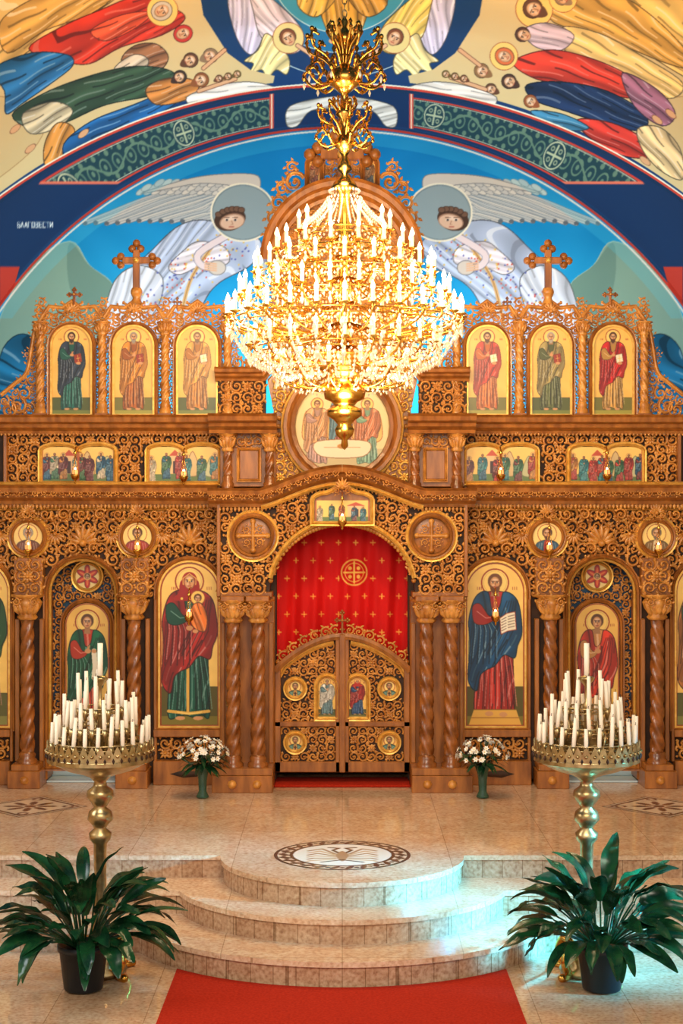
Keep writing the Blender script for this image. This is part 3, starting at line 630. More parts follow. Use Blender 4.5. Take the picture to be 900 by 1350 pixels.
H.pbox(-78,290,641,668,15.0,15.2,0)
H.sweep(P2([(-78,652),(288,652)]),CORN,15.0,0); dent(H,-76,288,664,14.98)
H.sweep(P2([(-78,638),(288,638)]),FR,15.02,4)
for x in np.arange(-70,286,12): scroll(H,px(x),pz(650),4.4*U,.3,1 if int(x/12)%2 else -1,14.84)
def mmid(x,y):
    for a0,a1 in ((48,157),(189,297)):
        if a0<x<a1 and y>582: return False
    return True
fill(H,mmid,6,288,573,636,8.,15.08)
H.pbox(4,9,568,640,15.0,15.15,0)
for a0,a1 in ((52,152),(193,290)):
    h_=(a1-a0)/4; p=P2([(a0,637)])+arc(a0+h_,594,h_,9,pi,0,10)+arc(a0+3*h_,594,h_,9,pi,0,10)+P2([(a1,637)])
    H.sweep(p,FR,15.06,4,closed=True)
H.pbox(0,290,552,570,15.0,15.2,0)
H.sweep(P2([(0,560),(288,560)]),CORN,15.02,0); dent(H,2,288,570,15.0,5,5)
for cx_ in (93.5,175.5,259.5):
    archframe(H,cx_,59,426,549,15.05,0); archframe(H,cx_,53,429,547,15.04,4,[(0,-.01),(.03,-.01),(.03,.008),(0,.01)])
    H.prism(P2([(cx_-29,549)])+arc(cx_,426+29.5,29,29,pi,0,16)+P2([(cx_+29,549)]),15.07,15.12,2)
    for k in range(9):
        q=pi*(k+.5)/9; scroll(H,px(cx_)+38*U*cos(q),pz(456)+37*U*sin(q)*1.1,6.5*U,q,1 if k<5 else -1,15.06)
    H.relief(np.array(P2([(cx_-40,418),(cx_-30,403),(cx_-12,405),(cx_,396),(cx_+12,405),(cx_+30,403),(cx_+40,418)])),3*U,15.05,.03,1)
    for e in (-1,1):
        scroll(H,px(cx_+e*15),pz(406),8*U,pi/2,e,15.06); scroll(H,px(cx_+e*32),pz(414),8*U,pi/2,-e,15.06)
        scroll(H,px(cx_+e*35),pz(432),7*U,pi/2,-e,15.06); scroll(H,px(cx_+e*22),pz(420),7*U,pi/3,-e,15.06)
    palm(H,px(cx_),pz(410),15*U,15.04)
for x in (53,134.5,217.5,300):
    column(H,x,15.0,440,545,5.2,1); capital(H,x,15.0,424,442,5.5); H.pbox(x-9,x+9,545,553,14.93,15.1,0)
    for e in (-8.5,8.5): fill(H,None,x+e-4,x+e+4,444,545,4.4,15.08,1,1.8,0)
    for k in range(3): scroll(H,px(x),pz(414-11*k+(6 if k else 0)),(8-k)*U,k,1 if k%2 else -1,15.05)
H.pbox(35,300,547,553,14.98,15.15,0)
for (x,y,r) in ((36,540,11),(22,535,12),(10,540,11),(30,518,9),(40,500,8),(40,480,7),(18,518,6),(42,460,6),(44,440,6),(4,528,7),(28,500,6),(34,466,5)): scroll(H,px(x),pz(y),r*U,1.2,-1,15.06)
H.relief(smoothp(P2([(0,520),(18,505),(34,490),(40,460),(46,432),(60,408)]),5,False),3*U,15.05,.03,1)
def cross(mb,x,top,bot,w,Y):
    t=w*.16; cy=top+(bot-top)*.38
    mb.pbox(x-t/2,x+t/2,top+t,bot,Y-.04,Y+.04,0); mb.pbox(x-w/2+t,x+w/2-t,cy-t/2,cy+t/2,Y-.04,Y+.04,0)
    for ex,ey in ((x,top+t*.6),(x-w/2+t*.6,cy),(x+w/2-t*.6,cy)):
        for k in range(3):
            dx,dy=[(0,-1),(-1,.3),(1,.3)][k] if ex==x else ([(-1,0),(.2,-1),(.2,1)][k] if ex<x else [(1,0),(-.2,-1),(-.2,1)][k])
            mb.ball((px(ex+dx*t*.65),Y,pz(ey+dy*t*.65)),t*.62*U,8,6,0)
    mb.dome(px(x),pz(cy),t*.5*U,Y-.04,.03,4)
cross(H,179,320,380,54,15.05); H.ball((px(179),15.05,pz(384)),8*U,10,8,1); H.lathe(px(179),15.05,[(8*U,pz(400)),(5*U,pz(392)),(7*U,pz(388))],10,mat=1)
cross(H,97,379,402,18,15.05); cross(H,233,391,408,11,15.05)
H.pbox(287,350,500,549,14.98,15.12,2); fill(H,None,290,348,502,547,7.6,14.97)
H.sweep(P2([(284,494),(346,494),(352,486),(372,474),(400,462)]),[(x*.7,y*.7) for x,y in CORN],14.97,0)
fill(H,lambda x,y:y>482-(x-300)*.45,304,400,425,486,8,15.04)
H.sweep(P2([(278,560),(366,560)]),CORN,14.82,0); H.pbox(282,364,552,572,14.8,15.0,0)
H.pbox(290,364,570,642,14.97,15.1,0); H.pbox(316,341,594,632,14.95,14.98,0); H.sweep(P2([(314,592),(314,634),(343,634),(343,592)][::-1]),[(a_*.6,b_*.6) for a_,b_ in FR],14.96,1,closed=True)
fill(H,None,312,346,574,590,7,14.96,1,1.9,0)
for x in (301,356): column(H,x,14.88,594,642,5.6,5,True); capital(H,x,14.88,572,596,6.2)
H.prism(P2([(364,650),(364,560),(352,500),(372,480),(400,466),(451,462),(451,650)]),15.04,15.12,0)
def mmed(x,y): return math.hypot(x-451,y-562)>84 and not (y>640-(x-364)*.28)
fill(H,mmed,362,448,474,636,7.6,15.03,4)
def yc(x): 
    t=max(0,(x-346)/105); return 656-30*sin(min(1,t)*pi/2)**1.3
cp=[(278,656)]+[(x,yc(x)) for x in np.linspace(346,451,16)]
H.sweep(P2(cp),CORN,14.8,0)
H.sweep(P2([(x,y+13) for x,y in cp[1:]]),FR,14.78,4)
for x in np.arange(292,449,5): H.leaf(px(x),pz(yc(x)+12),-pi/2,7*U,2.1*U,14.77,.02,1)
for x in np.arange(286,449,12): scroll(H,px(x),pz(yc(x)-2),4.4*U,.3,1 if int(x/12)%2 else -1,14.64)
H.pbox(284,364,648,668,14.8,15.1,0)
AC=(451,780,95,92)
def ya(x): 
    v=1-((x-AC[0])/AC[2])**2; return AC[1]-AC[3]*sqrt(max(v,0))
pts=[(290,783),(290,662)]+[(x,yc(x)+6) for x in np.linspace(346,451,12)]+[(x,ya(x)) for x in np.linspace(451,357,22)]+[(356,783)]
H.prism(P2(pts),14.82,15.1,2)
def mce(x,y):
    if math.hypot(x-335,y-706)<36: return False
    return y>yc(x)+20 and (x<352 or y<ya(x)-15) and not(x>410 and y>640)
fill(H,mce,292,450,650,782,7.8,14.8)
H.dome(px(335),pz(706),26*U,14.81,.02,0,24)
ringm(H,335,706,27,14.79,0); ringm(H,335,706,31,14.8,4); 
for k in range(4):
    q=k*pi/2; H.relief(np.array([(px(335),pz(706)),(px(335)+20*U*cos(q),pz(706)+20*U*sin(q))]),2.6*U,14.79,.03,1); H.dome(px(335)+19*U*cos(q),pz(706)+19*U*sin(q),4*U,14.785,.03,1)
    q+=pi/4; scroll(H,px(335)+12*U*cos(q),pz(706)+12*U*sin(q),5*U,q,1,14.79)
for k in range(20): q=k*pi/10; H.leaf(px(335)+32*U*cos(q),pz(706)+32*U*sin(q),q,5*U,2.4*U,14.8,.02,1)
H.sweep(P2([(x,ya(x)-3) for x in np.linspace(357.5,451,26)]),FR,14.79,4)
for x in np.linspace(358,449,24): 
    H.ball((px(x),14.8,pz(ya(x)+3)),3.4*U,7,5,1); H.ball((px(x),14.79,pz(ya(x)-10)),2.6*U,6,5,1)
H.pbox(288,293,665,785,14.76,15.1,0); H.pbox(288,360,779,786,14.78,15.1,0)
for x in (310,342):
    H.pbox(x-15,x+15,783,790,14.6,14.95,0); capital(H,x,14.72,788,818,10); column(H,x,14.72,816,1004,8.8)
    H.lathe(px(x),14.7,[(.0,pz(816)),(.06,pz(812)),(.1,pz(802)),(.07,pz(793)),(.09,pz(789))],14,lobes=7,amp=.1,mat=1)
H.pbox(290,362,786,1012,14.95,15.1,0)
H.pbox(292,297,820,1004,14.92,14.96,0); H.pbox(355,361,820,1004,14.9,14.96,0)
H.pbox(288,362,1004,1013,14.58,15.0,0); H.pbox(284,362,1013,1034.8,14.56,15.1,0)
for x in (310,342): H.dome(px(x),pz(1024),6*U,14.56,.04,1)
H.pbox(357,364,345,470,15.04,15.12,0)
def mcr(x,y): return (y>345 and x>364) or (math.hypot(x-451,y-345)<88)
H.prism(P2([(364,470),(364,345)])+arc(451,345,88,88,pi,pi/2,14)+P2([(451,470)]),15.1,15.16,0)
fill(H,mcr,364,448,258,470,8,15.09)
for (x,y,r) in ((388,238,14),(372,246,10),(398,262,9),(366,266,10),(360,286,10),(356,306,9),(384,218,8),(354,324,8)): scroll(H,px(x),pz(y),r*U,.4,1,15.08)
archframe(H,414.5,20,206,250,15.04,0); H.pbox(404,425,207,250,15.07,15.1,2)
H.leaf(px(414),pz(206),pi/2,10*U,4*U,15.04,.03,1)
fill(H,None,426,450,206,250,7,15.07)
H.mirror(); H.obj('carved_woodwork',WM,ICO)
C=MB()
C.sweep(arc(451,345,95,95,pi,0,30),CORN,15.04,0)
ringm(C,451,562,70,14.97,0,[(0,-.06),(.04,-.05),(.05,-.02),(.03,0),(.05,.02),(.05,.05),(0,.06)]); ringm(C,451,562,78,15.0,4)
for k in range(48): q=k*2*pi/48; C.leaf(px(451)+80*U*cos(q),pz(562)+80*U*sin(q),q,8*U,3.5*U,15.02,.03,1)
cross(C,451,168,262,84,15.0)
p=P2([(412,690)])+arc(431,660,19,10,pi,pi/2,5)+arc(451,652,14,10,pi*.8,pi*.2,8)+arc(471,660,19,10,pi/2,0,5)+P2([(490,690)])
C.prism(p,14.72,14.82,0); C.sweep(p,FR,14.72,4,closed=True)
palm(C,px(451),pz(644),14*U,14.62)
C.obj('central_woodwork',WM,ICO)
SILL=mat('sill_light_tone',(206,228,236),.4)  # pale colour stands in for light in the gap below the doors
for i,(x0,x1) in enumerate(((58,156),(746,844))):
    b=MB(); b.box(px(x0),px(x1),15.12,15.45,.511,.53); b.box(px(x0),px(x1),15.4,15.45,.53,pz(1012)); b.obj('sill_light_strip_%d'%i,[SILL],ICO)  # sill plus upright pale strip, the light painted as its colour
NI=[0]
def icon(cx,w,top,bot,Y,arch,kw,ground=(92,92,48),gh=.2,hm=.9,dy=.06,extra=None,bg=GOLDBG):
    h=bot-top; c=Canvas(-w/2-1,-1,w/2+1,h+1,2.6,bg)
    yy,xx=np.mgrid[0:c.H,0:c.W]; c.a+=(6*np.sin(xx/17.+np.sin(yy/23.)*2)*np.sin(yy/29.))[...,None]
    if ground: c.poly([(-w,h*(1-gh)),(w,h*(1-gh)),(w,h+2),(-w,h+2)],ground); c.poly([(-w,h*.94),(w,h*.94),(w,h+2),(-w,h+2)],tuple(v*1.4 for v in ground)); c.line([(-w/2,h*(1-gh)),(w/2,h*(1-gh))],.9,dk(ground,.6))
    for sx in (-1,1):
        for k in range(3): c.line([(sx*w*.3+k*h*.012,h*.15),(sx*w*.3+k*h*.012,h*.165)],max(.6,h*.004),(160,60,36))
    saint(c,0,h*dy,h*hm,**kw)
    if extra: extra(c,w,h)
    c.line([(-w/2+1,h),(-w/2+1,w/2)],1.6,(150,60,30)); c.line([(w/2-1,h),(w/2-1,w/2)],1.6,(150,60,30)); c.line([(-w/2,h-.8),(w/2,h-.8)],1.6,(150,60,30))
    if arch:
        c.line([((w/2-1)*cos(q),w/2-(w/2-1)*sin(q)) for q in np.linspace(0,pi,24)],1.6,(150,60,30))
    NI[0]+=1; place('icon_panel_%d'%NI[0],archgrid(cx,w,top,bot,0,arch),c,cx,top,Y,ICO)
BK=(150,50,32); WH=(240,230,204)
top=[(93.5,(26,96,84),(44,58,78),BK,(60,36,24)),(175.5,(170,92,26),(212,134,40),BK,(150,140,130)),(259.5,(190,120,36),(222,156,66),WH,(120,90,60)),(642.5,(206,104,34),(196,56,34),WH,(80,50,30)),(726.5,(90,98,52),(160,142,84),BK,(170,160,150)),(808.5,(200,150,70),(190,28,24),WH,(80,50,30))]
for i,(cx_,r1,r2,bk_,hr) in enumerate(top):
    icon(cx_,55,428,548,15.03,True,dict(robe=r1,cloak=r2,book=bk_,hair=hr,wid=.94),hm=.9,ground=(116,112,46) if i%2 else (84,92,42))
def mchild(c,w,h):
    c.ell(w*.14,h*.215,h*.045,h*.045,(246,206,104)); c.ell(w*.14,h*.215,h*.047,h*.047,(150,60,30),ring=1.2); c.head(w*.14,h*.218,h*.021,.15,hair=(96,54,28),beard=False,skin=SKIN)
    c.drape([(w*.06,h*.26),(w*.2,h*.25),(w*.3,h*.33),(w*.26,h*.42),(w*.08,h*.4),(w*.01,h*.34)],(222,116,38),1.3,6,1.,.5)
    c.ell(-w*.0,h*.4,w*.06,h*.016,SKIN); c.ell(w*.1,h*.42,w*.05,h*.012,SKIN)
    c.ell(0,h*.105,1.8,1.8,(244,204,90)); c.ell(-w*.13,h*.22,1.8,1.8,(244,204,90))
    for k in range(22): c.ell(-w*.2+w*.4*k/21,h*.915+2.*sin(pi*k/21),1.1,1.1,(246,206,110))
icon(249,78,742,958,15.05,True,dict(robe=(12,78,60),cloak=(156,30,22),hood=(156,30,22),beard=False,wid=1.0,hem=(224,172,76)),ground=(86,78,26),gh=.24,hm=.95,dy=.04,extra=mchild,bg=(244,202,108))
def bookx(c,w,h):
    c.poly([(w*.08,h*.34),(w*.2,h*.31),(w*.21,h*.42),(w*.1,h*.44)],(250,242,222)); c.poly([(w*.2,h*.31),(w*.34,h*.3),(w*.36,h*.41),(w*.21,h*.42)],(242,232,208)); c.line([(w*.08,h*.34),(w*.2,h*.31),(w*.34,h*.3),(w*.36,h*.41),(w*.21,h*.42),(w*.1,h*.44),(w*.08,h*.34)],1.,(140,40,24))
    for k in range(5): c.line([(w*.11,h*(.35+.017*k)),(w*.19,h*(.335+.017*k))],.8,(90,60,50)); c.line([(w*.22,h*(.33+.017*k)),(w*.33,h*(.32+.017*k))],.8,(90,60,50))
    c.poly([(-w*.36,h*.9),(w*.36,h*.9),(w*.46,h*1.01),(-w*.46,h*1.01)],(224,172,76)); c.line([(-w*.36,h*.9),(w*.36,h*.9)],1,(140,90,30)); c.line([(-w*.41,h*.95),(w*.41,h*.95)],1,(160,100,40))
    c.ell(-w*.1,h*.925,w*.07,h*.015,SKIN); c.ell(w*.14,h*.93,w*.07,h*.015,SKIN)
icon(653,78,742,958,15.05,True,dict(robe=(176,40,28),cloak=(14,72,116),wid=1.0,hair=(110,64,30)),ground=(86,78,26),gh=.24,hm=.92,dy=.05,extra=bookx,bg=(244,202,108))
icon(-29,78,742,958,15.05,True,dict(robe=(150,60,40),cloak=(50,104,60),wid=1.05),bg=(244,202,108))
icon(931,78,742,958,15.05,True,dict(robe=(60,90,60),cloak=(176,110,56),wid=1.05),bg=(244,202,108))
icon(107,60,798,986,15.36,True,dict(robe=(196,56,26),cloak=(14,94,62),wid=.85,beard=False,hem=(226,174,66),scroll_=WH),hm=.95)
icon(795,60,798,986,15.36,True,dict(robe=(214,150,84),cloak=(196,52,30),wid=.85,beard=False,hem=(226,174,66)),hm=.95)
icon(414.5,17,208,249,15.03,True,dict(robe=(150,60,40),cloak=(200,120,60)),hm=.85); icon(487.5,17,208,249,15.03,True,dict(robe=(60,80,100),cloak=(180,120,60)),hm=.85)
def rnd(cx,cy,r,Y,fn,bg=GOLDBG):
    c=Canvas(-r-1,-r-1,r+1,r+1,2.8,bg); fn(c,r); NI[0]+=1; place('round_icon_%d'%NI[0],discgrid(cx,cy,r),c,cx,cy,Y,ICO)
def bust(c,r,rb,cl,hair):
    c.ell(0,-r*.22,r*.62,r*.62,(248,214,126)); c.ell(0,-r*.22,r*.64,r*.64,(160,70,30),ring=.9)
    c.blob([(-r*.8,r),(-r*.7,r*.45),(-r*.25,r*.22),(r*.25,r*.22),(r*.7,r*.45),(r*.8,r)],cl,1.,dk(cl,.4),.8)
    c.blob([(-r*.2,r),(-r*.16,r*.25),(r*.16,r*.25),(r*.2,r)],rb); c.line([(0,r*.4),(0,r*.9)],1.2,(60,30,20)); c.line([(-r*.12,r*.55),(r*.12,r*.55)],1.2,(60,30,20))
    for e in (-.5,-.35,.35,.5): c.line([(e*r,r*.4),(e*r*1.2,r*.9)],.8,lt(cl,.5))
    c.head(0,-r*.25,r*.3,0,hair=hair,skin=SKIN)
for i,cx_ in enumerate((37,181,721,865)):
    rnd(cx_,708,20,15.0,lambda c,r:bust(c,r,[(224,206,170),(200,140,70),(170,40,30),(224,206,170)][i],[(110,60,40),(160,46,36),(40,80,110),(120,90,50)][i],[(170,160,150),(96,56,30),(96,56,30),(120,100,84)][i]),(244,210,126))
def seraph(c,r):
    for k in range(6): q=k*pi/3+pi/6; c.ell(.45*r*cos(q),.45*r*sin(q),.5*r,.24*r,(110,24,16),q); c.ell(.45*r*cos(q),.45*r*sin(q),.45*r,.19*r,(196,44,28),q); c.ell(.45*r*cos(q),.45*r*sin(q),.3*r,.08*r,(236,120,60),q)
    c.ell(0,0,.3*r,.3*r,(240,196,110)); c.head(0,0,.2*r,0,beard=False)
rnd(107,762,17,15.36,seraph,(244,214,140)); rnd(795,762,17,15.36,seraph,(244,214,140))
def trin(c,r):
    c.poly([(-r,r*.45),(r,r*.45),(r,r),(-r,r)],(206,186,140))
    c.drape([(-.1*r,-.95*r),(.25*r,-.9*r),(.2*r,-.4*r),(-.05*r,-.4*r)],(150,170,130),1.5,8)
    for k,(x,rc,cc) in enumerate(((-.5,(196,150,140),(224,160,110)),(0,(170,80,60),(96,146,170)),(.5,(130,176,150),(222,130,90)))):
        for e in (-1,1): c.blob([(x*r,-r*.1),(x*r+e*r*.22,-r*.3),(x*r+e*r*.3,r*.2),(x*r+e*r*.12,r*.3)],(232,190,110),1.,(170,100,50),1.)
        saint(c,x*r,-r*(.55 if k!=1 else .72),r*1.35,rc,cc,beard=False,wid=1.1,feet=False)
    c.blob([(-r*.5,r*.3),(r*.5,r*.3),(r*.42,r*.6),(-r*.42,r*.6)],(240,226,196),1.,(150,100,60),1.); c.ell(0,r*.4,r*.1,r*.05,(196,130,50)); c.line([(-r*.36,r*.42),(r*.36,r*.42)],.8,(170,120,70))
    c.ell(0,0,r*.99,r*.99,(190,100,40),ring=2.5)
rnd(451,562,66,15.0,trin,(240,214,160))
def sceneicon(cx,w,top,bot,seed,Y=15.04):
    h=bot-top; c=Canvas(-w/2-1,-1,w/2+1,h+1,2.8,(244,202,108)); r=np.random.default_rng(seed)
    c.poly([(-w,h*.78),(w,h*.74),(w,h+2),(-w,h+2)],(96,120,64))
    pal=[(200,50,36),(36,100,140),(60,124,80),(240,218,180),(222,140,50),(120,40,40),(50,144,156)]
    if seed%2: c.poly([(w*.1,h*.25),(w*.4,h*.25),(w*.4,h*.75),(w*.1,h*.75)],(230,190,140)); c.poly([(w*.08,h*.25),(w*.25,h*.08),(w*.42,h*.25)],(190,76,46)); c.poly([(w*.2,h*.4),(w*.3,h*.4),(w*.3,h*.75),(w*.2,h*.75)],(60,40,40))
    else: c.blob([(-w*.45,h*.75),(-w*.25,h*.12),(-w*.05,h*.75)],(212,184,130),1.,(150,110,70),1.); c.blob([(w*.1,h*.78),(w*.3,h*.25),(w*.5,h*.78)],(190,190,146),1.,(120,120,80),1.)
    n=max(3,int(w/12))
    for k in range(n): saint(c,-w*.4+w*.8*k/max(1,n-1)+r.normal(),h*(.14+.14*r.random()),h*.78,pal[r.integers(7)],pal[r.integers(7)],wid=1.,halo=k%2==0,feet=False)
    c.line([(-w/2+.8,0),(-w/2+.8,h)],1.6,(170,80,40)); c.line([(w/2-.8,0),(w/2-.8,h)],1.6,(170,80,40))
    NI[0]+=1; place('scene_icon_%d'%NI[0],archgrid(cx,w,top,bot,0,False),c,cx,top,Y,ICO)
for i,(a0,a1) in enumerate(((54,150),(195,288),(614,707),(752,848))):
    m_=(a0+a1)/2; sceneicon(m_-(a1-a0)/4,(a1-a0)/2,589,636,i*2+3); sceneicon(m_+(a1-a0)/4,(a1-a0)/2,589,636,i*2+2)
sceneicon(451,70,660,688,5,14.715)
# ------------------------------------------------------------ curtain
c=Canvas(355,670,550,900,2.4,(212,20,18))
for i in range(9):
    for j in range(9):
        x=366+23*i+(11 if j%2 else 0); y=692+24*j
        c.line([(x,y-3.2),(x,y+3.2)],1.4,(248,174,76)); c.line([(x-3.2,y),(x+3.2,y)],1.4,(248,174,76))
c.ell(467,756,21,21,(212,20,18)); c.ell(467,756,18,18,(248,194,90),ring=2); c.ell(467,756,13,13,(248,194,90),ring=1.2)
c.line([(467,742),(467,770)],2.4,(248,194,90)); c.line([(453,756),(481,756)],2.4,(248,194,90))
for k in range(4):
    q=pi/4+k*pi/2; c.ell(467+8*cos(q),756+8*sin(q),2.6,2.6,(248,194,90))
Xp,Yp=np.meshgrid(np.linspace(352,550,260),np.linspace(680,900,240))
fold=.03*np.sin(Xp/7.5+.6*np.sin(Yp/60))+.014*np.sin(Xp/3.1+Yp/90)
V=np.stack([px(Xp),15.25+fold*(.5+(Yp-680)/300),pz(Yp)],-1); c.blur(); gridobj('red_curtain',V,c.sample(Xp,Yp),CLOTH)
# ------------------------------------------------------------ royal doors
RD=empty('royal_doors'); D=MB()
def yt(x): 
    t=(x-362)/(451-362); return 882-46*sin(min(1,max(0,t))*pi/2)**.85
pl=[(362,1018),(362,882)]+[(x,yt(x)) for x in np.linspace(366,450,14)]+[(450,1018)]
D.prism(P2(pl),15.04,15.1,2)
D.sweep(P2([(x,y+3) for x,y in pl[1:-1]]),[(0,-.03),(.06,-.03),(.07,0),(.06,.03),(0,.03)],15.04,0)
for x0,x1,y0,y1 in ((362,370,882,1018),(442,450,840,1018),(362,450,1004,1018),(362,450,951,958)): D.pbox(x0,x1,y0,y1,14.99,15.05,0)
D.sweep(P2([(368,892)]+[(x,yt(x)+11) for x in np.linspace(375,440,8)]),FR,15.04,4)
def md(x,y):
    if y<yt(x)+13: return False
    if abs(x-431)<17 and 886<y<960: return False
    for e in ((389,908),(389,979)):
        if math.hypot(x-e[0],y-e[1])<17: return False
    return True
fill(D,md,371,442,846,1004,6.4,15.035)
archframe(D,431,29,890,948,15.03,4); ringm(D,389,908,13,15.03,4); ringm(D,389,979,13,15.03,4)
for t in (.12,.28,.44,.6,.76,.9):
    x=362+88*t; scroll(D,px(x),pz(yt(x)-5),7*U,1,1,15.06)
D.ball((px(366),15.07,pz(874)),4*U,8,6,1)
D.mirror(); D.pbox(447,455,836,1018,14.97,15.04,0); cross(D,451,806,838,18,15.05); D.obj('door_leaves',WM,RD)
ICOs=ICO; ICO=RD
icon(431,27,892,947,15.02,True,dict(robe=(90,130,140),cloak=(230,224,208),beard=False,wid=1.15),hm=.88); icon(471,27,892,947,15.02,True,dict(robe=(30,70,120),cloak=(180,40,32),hood=(180,40,32),beard=False,wid=1.15),hm=.88)
for cx_ in (389,513):
    for cy_ in (908,979): rnd(cx_,cy_,12,15.02,lambda c,r:bust(c,r,(200,150,80),(60,110,96),(110,80,50)))
ICO=ICOs
b=MB(); b.box(px(362),px(540),14.85,15.3,.511,.535); b.obj('threshold_mat',[RED])
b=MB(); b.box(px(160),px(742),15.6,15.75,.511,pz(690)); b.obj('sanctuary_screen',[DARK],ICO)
# ------------------------------------------------------------ hanging lamps
b=MB(); R_=.04
b.lathe(0,0,[(.003,-.075),(.012,-.06),(.008,-.05),(R_*.8,-.025),(R_,0),(R_*1.05,.008),(R_*.95,.012)],14,lobes=6,amp=.05,mat=0)
b.lathe(0,0,[(.022,.0),(.028,.03),(.025,.05),(.02,.055)],12,mat=1)
b.ball((0,0,.062),.01,8,6,2,1.5)
for k in range(3):
    q=k*2*pi/3+.5; b.tube([(R_*cos(q),R_*sin(q),.01),(R_*.5*cos(q),R_*.5*sin(q),.1),(0,0,.2)],.003,5,0)
b.lathe(0,0,[(.002,.24),(.02,.21),(.016,.2),(.002,.195)],10,mat=0)
b.tube([(0,0,.22),(0,.05,.27),(0,.2,.27)],.006,6,0)
LM=b.mesh('oil_lamp',[BRASS,RUBY,BULB])
for (x,y) in ((99,627),(242,629),(660,627),(800,627),(37,726),(181,726),(724,726),(868,726),(249,814),(653,814),(451,688)):
    Yl=14.8 if y>640 else 14.87
    if x==451: Yl=14.52
    link('hanging_oil_lamp',LM,None,(px(x,Yl),Yl,pz(y,Yl)))
# ------------------------------------------------------------ chandelier
CH=empty('chandelier',(px(454,12.),12.,0)); q_=12./F
zc=lambda y:pz(y,12.)
b=MB()
prof=[(60,3),(84,4),(90,12),(96,22),(104,24),(112,21),(118,12),(124,5),(138,6),(146,11),(152,12),(158,5),(176,6),(184,13),(192,15),(198,8),(206,4),(216,9),(224,10),(230,4),(240,14),(248,18),(254,8),(300,8),(330,12),(350,7),(400,10),(440,9),(455,12),(463,40),(467,47),(472,47),(478,41),(492,38),(500,28),(506,14),(510,25),(516,28),(526,26),(530,17),(535,13),(540,23),(548,23),(554,14),(560,9),(566,13),(574,11),(580,4),(588,5),(593,.5)]
b.lathe(0,0,[(r*q_,zc(y)) for y,r in prof],24,mat=0)
tiers=[(303,60,10),(330,90,16),(358,118,20),(390,138,24),(418,155,28),(456,126,22),(486,90,14)]
cr=MB()
for ti,(y,r,n) in enumerate(tiers):
    R=r*q_; z=zc(y)
    th=np.linspace(0,2*pi,49)
    for dz,rr in ((0,.94),(-.035,.9)): b.tube([(R*rr*cos(t),R*rr*sin(t),z-.02+dz) for t in th],.007,5,0)
    for k in range(n):
        q=2*pi*(k+.5*(ti%2))/n; e=lambda rr,zz:(rr*cos(q),rr*sin(q),zz)
        b.tube(smoothp([e(.06,z-.05),e(R*.45,z-.15),e(R*.8,z-.13),e(R*1.0,z-.06),e(R,z)],3,False),.01,5,0)
        th2=np.linspace(0,4.5,9); b.tube([e(R*.72+.05*(1-t/6)*cos(t),z-.1+.05*(1-t/6)*sin(t)) for t in th2],.008,5,0)
        c0=e(R,z); b.lathe(c0[0],c0[1],[(.004,z-.03),(.014,z-.015),(.036,z-.002),(.04,z+.004),(.014,z+.008)],8,mat=0)
        hh=.088; b.lathe(c0[0],c0[1],[(.014,z+.005),(.014,z+hh),(.006,z+hh+.003)],8,mat=1)
        b.lathe(c0[0],c0[1],[(.006,z+hh),(.017,z+hh+.016),(.016,z+hh+.032),(.007,z+hh+.054),(.0005,z+hh+.07)],8,mat=2)
        for w in range(3): cr.octa((c0[0]*(1+.0*w),c0[1],z-.045-.04*w),.010+.004*(w==2),.017+.014*(w==2))
        q2=2*pi*(k+1+.5*(ti%2))/n
        for t in np.linspace(.12,.88,8): 
            qq=q+(q2-q)*t; sag=.095*(1-(2*t-1)**2); cr.octa((R*cos(qq),R*sin(qq),z-.02-sag),.009,.012)
        for t in np.linspace(.1,.9,7): cr.octa(((R*(1-t)+.12*t)*cos(q+.05),(R*(1-t)+.12*t)*sin(q+.05),z-.06-.12*sin(pi*t)),.0095,.014)
for k in range(26):
    q=2*pi*k/26
    for t in np.linspace(0,1,16):
        rr=(20+42*t)*q_; cr.octa((rr*cos(q),rr*sin(q),zc(252+50*t**.6)),.009,.014)
        rr=(112-68*t)*q_; cr.octa((rr*cos(q),rr*sin(q),zc(474-6*t+30*sin(pi*t))),.012,.02)
        rr=(150-60*t)*q_; cr.octa((rr*cos(q+.1),rr*sin(q+.1),zc(438+48*t+18*sin(pi*t))),.012,.02)
rr_=np.random.default_rng(5)
for k in range(150):
    q=rr_.random()*6.28; r=(70+85*rr_.random()); z=zc(436+(155-r)*.7+14*rr_.random()); r*=q_; cr.octa((r*cos(q),r*sin(q),z),.015,.036)
for (yy,rad,n,sc) in ((80,54,9,1.1),(167,38,8,.85)):
    for k in range(n):
        q=2*pi*k/n+.2; e=lambda r,y:(r*q_*cos(q),r*q_*sin(q),zc(y))
        for P_ in ([e(10*sc,yy+25*sc),e(rad*.7,yy+32*sc),e(rad,yy+18*sc),e(rad*.78,yy+6*sc),e(rad*.62,yy+14*sc)],[e(6*sc,yy+18*sc),e(rad*.5,yy-2*sc),e(rad*.88,yy-12*sc),e(rad*.92,yy-28*sc),e(rad*.72,yy-26*sc)],[e(4*sc,yy+6*sc),e(rad*.16,yy-16*sc),e(rad*.42,yy-34*sc),e(rad*.34,yy-44*sc)]):
            p=smoothp(P_,4,False); b.tube(p,.0095*sc,6,0)
            for i in range(2,len(p)-1,2):
                b.octa(tuple(p[i]+np.array([0,0,.012*sc])),.015*sc,.026*sc,0)
        b.ball(e(rad*.92,yy-32*sc),.018*sc,7,5,0); b.ball(e(rad,yy+20*sc),.018*sc,7,5,0)
        b.octa(e(rad*.8,yy-4*sc),.016*sc,.035*sc,0)
        if sc>1: cr.octa(e(rad,yy+32),.012,.03)
b.lathe(0,0,[(3*q_,zc(62)),(9*q_,zc(56)),(12*q_,zc(48)),(7*q_,zc(42)),(3*q_,zc(36)),(6*q_,zc(30)),(1*q_,zc(22))],14,mat=0)
zz=zc(62); k=0
